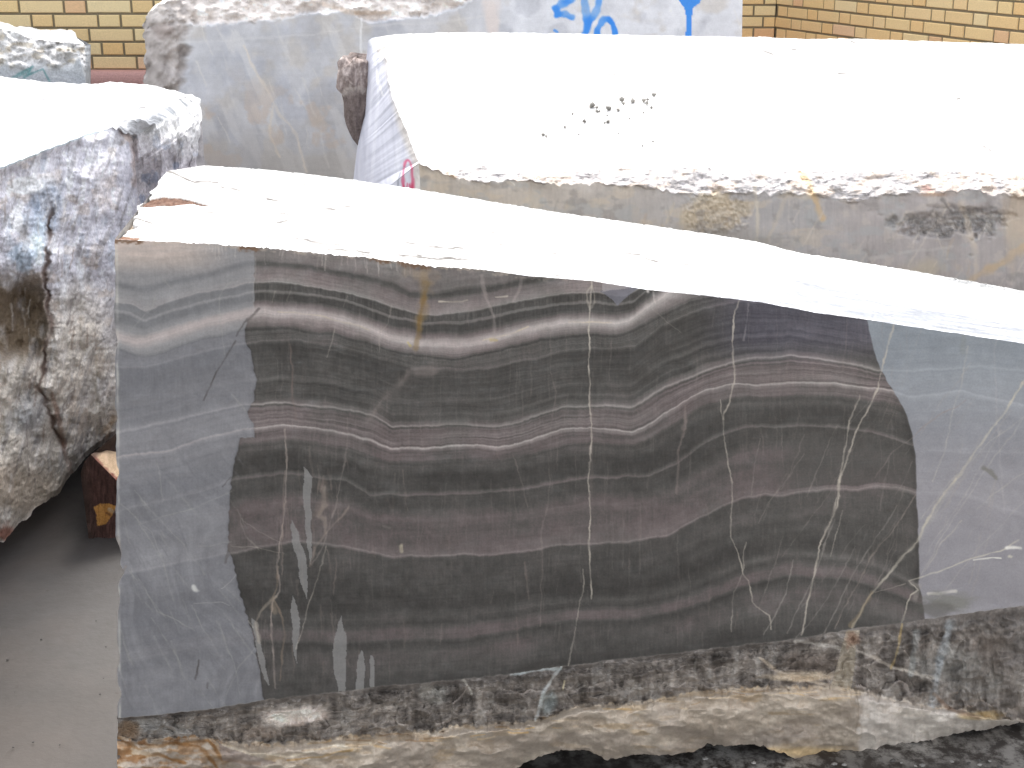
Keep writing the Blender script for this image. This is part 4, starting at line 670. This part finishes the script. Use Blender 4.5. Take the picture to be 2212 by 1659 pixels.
# ================================================================== LEFT BLOCK (rough broken face)
def left_block():
    rt = thing('marble_block', 'rough broken marble block on the left with a fissured blue grey face, propped on timber', 'marble block', (-1.4, 3.6, 0), 'rough marble blocks stored in the yard')
    q = 2.0; x = np.arange(-300, 291, q); nu = len(x); a0 = at_z(0., 1160., .12); a1 = at_z(245., 955., .12); g0, g1 = a0[:2], a1[:2]
    ty = curve([(-300, 478), (0, 362), (67, 336), (147, 306), (200, 286), (247, 276), (268, 284), (291, 298)], x, 1.6, 57, 10); by = curve([(-300, 1290), (0, 1176), (20, 1158), (40, 1132), (60, 1122), (80, 1094), (131, 1062), (143, 1036), (154, 1026), (180, 994), (196, 980), (224, 961), (249, 941), (291, 915)], x, 5, 58, 9)
    nv = 420; v = np.linspace(0, 1, nv)[:, None]; Y = ty*(1-v)+by*v; X = x[None]+sm(200, 291, x[None])*(fbm(v*14, v*0, 4, 71)*7+6*np.sin(v*3))
    P = at_wall(X, Y, g0, g1)
    cx_ = np.interp(Y, [430, 520, 600, 680, 760, 840, 930, 1000], [112, 104, 98, 108, 100, 84, 118, 150])+fbm(Y/20, Y*0, 3, 72)*6; crack = np.exp(-((X-cx_)/(5+3*vn(Y/14, Y*0, 12)))**2)*(.6+.4*vn(Y/25, X*0, 13))*sm(420, 480, Y)*(1-sm(930, 1010, Y))
    hol = np.exp(-((X-20)/90)**4-((Y-690)/85)**4)
    crn = sm(225, 291, X)
    e = sm(0, .03, v)*sm(0, .02, 1-v)
    big = fbm(X/110, Y/130, 3, 73)*.045+fbm(X/38, Y/80, 4, 74, .5)*.026+ridge(X/18, Y/60, 3, 75)*.005+ridge(X/70, Y/90, 3, 76)*.018
    right = sm(0, 30, X-cx_)*sm(420, 700, Y); d = e*(big+crack*.022+hol*.12*sm(0, 1, (cx_-X)/20)-right*.04*sm(500, 700, Y))+crn**2*.08+.10*sm(.8, 1., v)+fbm(X/7, Y/7, 3, 77)*.004*e
    P = push(P, d); p = Paint(X, Y, (176, 174, 184))
    f1 = fbm(X/12, Y/38, 5, 78, .6); f2 = fbm(X/40, Y/60, 4, 79); f3 = fbm(X/5, Y/14, 3, 80)
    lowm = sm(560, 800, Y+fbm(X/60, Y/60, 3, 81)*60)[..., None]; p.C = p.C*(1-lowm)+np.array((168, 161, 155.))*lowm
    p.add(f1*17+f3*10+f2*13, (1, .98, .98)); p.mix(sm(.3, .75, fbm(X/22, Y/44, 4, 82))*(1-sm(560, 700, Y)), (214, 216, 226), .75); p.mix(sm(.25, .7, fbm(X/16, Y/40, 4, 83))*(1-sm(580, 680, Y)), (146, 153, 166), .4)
    p.mix(sm(.3, .7, fbm(X/30, Y/30, 4, 84)), (168, 154, 144), .45); p.mix(sm(.15, .6, fbm((X+Y*.25)/9, Y/70, 4, 14)), (206, 204, 207), .34); p.mix(sm(.25, .7, fbm((X+Y*.3)/11, Y/60, 4, 15)), (104, 100, 102), .45); p.blob(95, 460, 45, 80, (120, 132, 152), .6, seed=85, ang=.2); p.blob(60, 400, 55, 22, (226, 228, 234), .75, seed=86, ang=-.2); p.blob(105, 440, 20, 45, (122, 118, 122), .5, seed=87)
    p.blob(80, 520, 26, 46, (190, 204, 218), .6, seed=88); p.blob(45, 560, 30, 34, (118, 138, 158), .5, seed=89); p.blob(220, 420, 40, 70, (196, 186, 188), .5, seed=90)
    p.mix(np.clip(hol*1.2, 0, 1)*sm(-4, 10, cx_-X)*sm(-.5, .2, f2+.2), (92, 78, 62), .9); p.mix(np.clip(crack*1.3, 0, 1), (68, 52, 45), .8)
    p.line([(136, 960), (150, 1010), (160, 1040)], 9, (120, 86, 74), .5); p.line([(112, 850), (126, 900), (138, 960)], 10, (112, 84, 72), .6); p.blob(60, 900, 50, 60, (128, 130, 136), .6, seed=91); p.blob(180, 700, 60, 130, (176, 168, 160), .45, seed=92)
    p.line([(238, 835), (232, 850), (196, 858), (184, 872)], 13, (212, 204, 202), .6); p.line([(246, 800), (243, 842)], 10, (206, 200, 196), .6); p.blob(60, 1060, 120, 60, (164, 150, 136), .6, seed=93); p.blob(10, 1150, 20, 20, (128, 84, 72), .8); p.line([(228, 930), (246, 905)], 12, (180, 152, 122), .5)
    p.line([(268, 286), (286, 310), (294, 335), (290, 400)], 12, (156, 134, 124), .6); p.mix((1-sm(0, 6, Y-ty))*(1-sm(200, 260, X)), (150, 176, 186), .5)
    for k in range(150):
        rr = random.Random(700+k); xx = rr.uniform(0, 280); yy = rr.uniform(330, 1050); l = rr.uniform(12, 60); p.line([(xx, yy), (xx+rr.uniform(-8, 8)-l*.1, yy+l)], rr.uniform(1.5, 3.5), rr.choice([(210, 210, 216), (92, 84, 84), (196, 190, 186), (112, 96, 88)]), rr.uniform(.25, .6), brk=.4)
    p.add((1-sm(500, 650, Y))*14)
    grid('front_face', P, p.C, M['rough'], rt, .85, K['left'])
    # right end: broken, rounding up into the top
    c0 = P[:, -1]; m = 150; x1 = np.interp(v[:, 0], [0, .08, .2, .3, 1], [434, 436, 428, 424, 420])+fbm(v[:, 0]*30, v[:, 0]*0, 3, 94)*3; y1 = np.interp(v[:, 0], [0, 1], [213, 790]); Y1 = np.interp(v[:, 0], [0, .1, .3, 1], [4.22, 4.12, 4.08, 4.05]); c1 = at_y(x1, y1, Y1)
    Pe = loft(c0, c1, m).transpose(1, 0, 2); uu = np.linspace(0, 1, m)[None]; ed = sm(0, .06, uu)*sm(0, .04, 1-uu); dd = ed*(fbm(uu*5, v*9, 4, 95)*.035+fbm(uu*22, v*24, 4, 96)*.01)-.10*np.sin(uu*np.pi)*(1-sm(.0, .5, v)); Pe = push(Pe, dd); Pe[0] = push(Pe[0], 0*Pe[0, :, 0])
    ex, ey = project(Pe); pe = Paint(ex, ey, (204, 198, 200)); pe.add(fbm(ex/8, ey/22, 4, 97)*20+fbm(ex/30, ey/30, 3, 98)*10); pe.mix(sm(.2, .6, fbm(ex/14, ey/24, 4, 99)), (150, 158, 176), .6); pe.mix(1-sm(250, 330, ey+fbm(ex/30, ey/30, 3, 70)*20-(ex-290)*.3), (236, 234, 230), .9)
    grid('broken_end', Pe, pe.C, M['rough'], rt, .88, (1, 1, 1))
    # top
    n = 150; t = np.linspace(0, 1, n)[:, None]; T0 = P[0]; kf = int(nu*.0)
    xb = np.interp(np.arange(nu), [0, nu*.45, nu*.62, nu-1], [-330, 0, 200, 434]); yb = curve([(-330, 160), (0, 166), (40, 170), (90, 176), (170, 181), (210, 181), (235, 177), (262, 178), (330, 185), (376, 196), (410, 205), (434, 213)], xb, 1.5, 99, 14); Yb = np.interp(xb, [-330, 0, 250, 434], [5.0, 4.7, 4.5, 4.22]); B0 = at_y(xb, yb, Yb); B0[-1] = Pe[0, -1]
    Pt = loft(T0, B0, n); XX, YY = Pt[..., 0].copy(), Pt[..., 1].copy(); Pt[..., 2] += sm(0, .05, t)*sm(0, .04, 1-t)*sm(0, .03, np.linspace(1, 0, nu)[None])*(fbm(XX*6, YY*6, 4, 60)*.018+fbm(XX*18, YY*24, 3, 61)*.006)
    w_ = np.linspace(0, 1, nu)[None, :, None]**10; Pr = np.stack([np.interp(t[:, 0], np.linspace(0, 1, m), Pe[0, :, k]) for k in range(3)], -1); Pt = Pt+w_*(Pr-Pt[:, -1])[:, None, :]
    tx, tyy = project(Pt); tp = Paint(tx, tyy, (206, 206, 206)); tp.add(fbm(XX*10, YY*12, 4, 62)*10)
    rr = random.Random(8)
    for k in range(24): xx = rr.uniform(80, 420); yy = rr.uniform(200, 290); tp.line([(xx, yy), (xx+rr.uniform(6, 26), yy+rr.uniform(-3, 6))], 2.4, (96, 92, 90), rr.uniform(.4, .8), brk=.4)
    grid('top_face', Pt, tp.C, M['top'], rt, .9)
    BB = B0.copy(); BB[:, 2] = .14; side('rear_face', BB, B0, M['rough'], rt, (170, 168, 166), seed=71); side('underside', P[-1], BB, M['rough'], rt, (120, 112, 104), seed=72, amp=.006)
    i_ = np.linspace(0, 1, nv)[:, None]; side('left_end', lerp(B0[0][None], BB[0][None], i_), P[:, 0], M['rough'], rt, (160, 156, 152), seed=73, amp=.004); side('inner_end', Pe[:, -1], lerp(B0[-1][None], BB[-1][None], i_), M['rough'], rt, (180, 176, 176), seed=74, amp=.003)
left_block()

# ================================================================== FAR LEFT BLOCK
def far_block():
    rt = thing('marble_block', 'small grey marble block with teal scribbles, by the brick wall at the far left', 'marble block', (-2., 5.5, 0), 'rough marble blocks stored in the yard')
    q = 2.; x = np.arange(-260, 186, q); ty = curve([(-260, 40), (0, 62), (30, 68), (60, 80), (110, 90), (150, 91), (186, 97)], x, 1.5, 63, 10); n_ = 260; v = np.linspace(0, 1, n_)[:, None]; by = x*0+690; Y = ty*(1-v)+by*v; X = x[None]+5*v+0*Y
    P = at_y(X, Y, X*0+5.2); rl = np.interp(x, [-260, 0, 60, 110, 150, 172, 182, 186], [120, 138, 142, 138, 140, 128, 150, 160])[None]+fbm(x/12, x*0, 4, 64)*6; b = 1-sm(-12, 14, Y-rl)
    d = b*(.12*np.clip((rl-Y)/60, 0, 1.2)+fbm(X/24, Y/16, 5, 65)*.04); P = push(P, d); p = Paint(X, Y, (184, 188, 192)); p.add(fbm(X/60, Y/6, 4, 66)*7); p.mix(sm(150, 172, Y), (168, 172, 180), .5)
    bc = np.ones(X.shape+(3,))*np.array((204, 202, 200.))+(fbm(X/14, Y/10, 5, 67)*32)[..., None]; w2 = sm(.2, .6, fbm(X/22, Y/12, 3, 68))[..., None]; bc = bc*(1-w2*.5)+np.array((190, 176, 152.))*w2*.5; p.C = p.C*(1-b[..., None])+bc*b[..., None]
    G = (92, 138, 140); kw = dict(warp=False); p.line([(26, 168), (48, 156), (71, 143)], 3.4, G, .85, **kw); p.line([(30, 170), (60, 156), (70, 146)], 2.5, G, .6, **kw); p.line([(52, 167), (70, 158), (93, 149), (98, 160), (107, 175)], 3.2, G, .85, **kw); p.line([(60, 162), (66, 150)], 2.4, G, .7, **kw)
    p.line([(172, 118), (182, 150), (190, 184)], 7, (236, 236, 236), .8, **kw); p.line([(110, 164), (150, 172), (176, 182)], 3, (214, 216, 218), .6)
    grid('front_face', P, p.C, M['rough'], rt, .85, K['far'])
    c0 = P[:, -1]; c1 = at_y(Y[:, -1]*0+196., Y[:, -1], c0[:, 1]*0+5.42); Pe = loft(c0, c1, 30).transpose(1, 0, 2); grid('end_face', Pe, np.array((200, 206, 212.))+fbm(Pe[..., 2]*30, Pe[..., 1]*30, 4, 69)[..., None]*18, M['rough'], rt, .85, K['far'])
    T0 = P[0]; B0 = T0.copy(); B0[:, 1] = 5.85; B0[:, 0] = T0[:, 0]*1.115-.02; Pt = loft(T0, B0, 40); t = np.linspace(0, 1, 40)[:, None]; Pt[..., 2] += sm(0, .1, t)*fbm(Pt[..., 0]*8, Pt[..., 1]*8, 4, 70)*.01; grid('top_face', Pt, (226, 224, 220), M['top'], rt, .9)
    BB = B0.copy(); BB[:, 2] = .05; side('rear_face', BB, Pt[-1], M['rough'], rt, (170, 168, 166), seed=75); R1 = np.stack([c1[:, 0]*0+B0[-1, 0], c1[:, 1]*0+5.85, c1[:, 2]], -1); side('inner_end', c1, R1, M['rough'], rt, (180, 180, 182), seed=76, amp=.003)
far_block()

# ================================================================== TIMBER under the left block
def timber():
    rt = thing('timber_block', 'dark reddish timber block with a pale split corner wedged under the left marble block', 'timber', (-.95, 3.3, 0))
    # front face in its own plane, then a body running back under the stone
    n = 90; m = 110; u = np.linspace(0, 1, n)[None]; v = np.linspace(0, 1, m)[:, None]
    xl = np.interp(v, [0, .15, 1], [182, 174, 192]); xr = v*0+320.; X = xl*(1-u)+xr*u; yt = np.interp(X[0:1], [174, 196, 250, 320], [1006, 982, 1036, 1086]); Y = yt*(1-v)+1168*v
    P = at_y(X, Y, 3.22+.0*X); P = push(P, fbm(X/8, Y/40, 4, 77)*.006+ridge(X/5, Y/60, 3, 78)*.003)
    p = Paint(X, Y, (74, 50, 44)); p.add(fbm(X/4, Y/30, 4, 79)*16+fbm(X/20, Y/20, 3, 80)*12, (1, .8, .75)); p.poly([(199, 1095), (214, 1084), (234, 1086), (250, 1094), (242, 1112), (228, 1130), (210, 1135), (206, 1112)], (178, 128, 66), .95); p.line([(234, 1098), (244, 1106), (250, 1100)], 7, (176, 166, 156), .8); p.line([(228, 1108), (238, 1112)], 3, (70, 40, 30), .8)
    p.mix(1-sm(0, .2, u+0*v), (50, 40, 34), .6)
    grid('split_face', P, p.C, M['wood'], rt, .85, K['wood'])
    T = P[0]; bx_ = np.interp(u[0], [0, 1], [235, 345]); B0 = at_y(bx_, np.interp(u[0], [0, .2, 1], [960, 944, 985]), 3.62+0*u[0]); Pt = loft(T, B0, 50); tx, ty_ = project(Pt); tp = Paint(tx, ty_, (196, 170, 140)); tp.add(fbm(tx/4, ty_/12, 4, 81)*14)
    tp.mix(1-sm(0, .10, np.linspace(0, 1, 50)[:, None]+fbm(tx/9, ty_/9, 3, 82)*.06), (104, 50, 44), .8); tp.mix((1-sm(.12, .2, u))+0*tx, (70, 52, 44), .8)
    grid('sawn_top', Pt, tp.C, M['wood'], rt, .8, K['wood'])
    L0 = P[:, 0]; L1 = L0+np.array([.05, .4, 0]); L1[:, 2] = np.clip(L1[:, 2], 0, None); side('bark_side', L1, L0, M['wood'], rt, (56, 42, 36), seed=83, amp=.006); L0 = P[:, -1]; side('rear_side', L0, L0+np.array([.05, .4, 0]), M['wood'], rt, (80, 60, 50), seed=84)
timber()

# ================================================================== stone chips on the floor
def chips():
    rnd = random.Random(31)
    for i in range(34):
        if i < 24: x, y = rnd.uniform(1450, 2230), rnd.uniform(1640, 1668)
        else: x, y = rnd.uniform(5, 235), rnd.uniform(1300, 1650)
        loc = at_z(x, y, 0.); s = rnd.uniform(.0015, .0045) if i < 24 else rnd.uniform(.001, .0025)
        bm = bmesh.new(); bmesh.ops.create_icosphere(bm, subdivisions=1, radius=s)
        for v in bm.verts: r_ = 1+rnd.uniform(-.3, .3); v.co = Vector((v.co.x*r_*1.4, v.co.y*r_, v.co.z*r_*.6))
        me = bpy.data.meshes.new('stone_chip'); bm.to_mesh(me); bm.free(); ca = me.color_attributes.new('Col', 'FLOAT_COLOR', 'POINT'); g = (rnd.uniform(.2, .45) if rnd.random() < .6 else .1) if i < 24 else rnd.uniform(.02, .06)
        ca.data.foreach_set('color', np.tile(np.array([g, g*.95, g*.88, .9], np.float32), len(me.vertices))); me.materials.append(M['rough']); me.attributes.new('Relief', 'FLOAT', 'POINT').data.foreach_set('value', np.ones(len(me.vertices), np.float32))
        o = link('stone_chip', me); o.location = (loc[0], loc[1], s*.4); o['category'] = 'stone chip'
        if i < 24: o['group'] = 'stone chips in front of the banded block'; o['label'] = 'tiny stone chip on the floor under the front edge of the banded block'
        else: o['group'] = 'grit on the open floor'; o['label'] = 'speck of grit on the open concrete floor at the lower left'
chips()
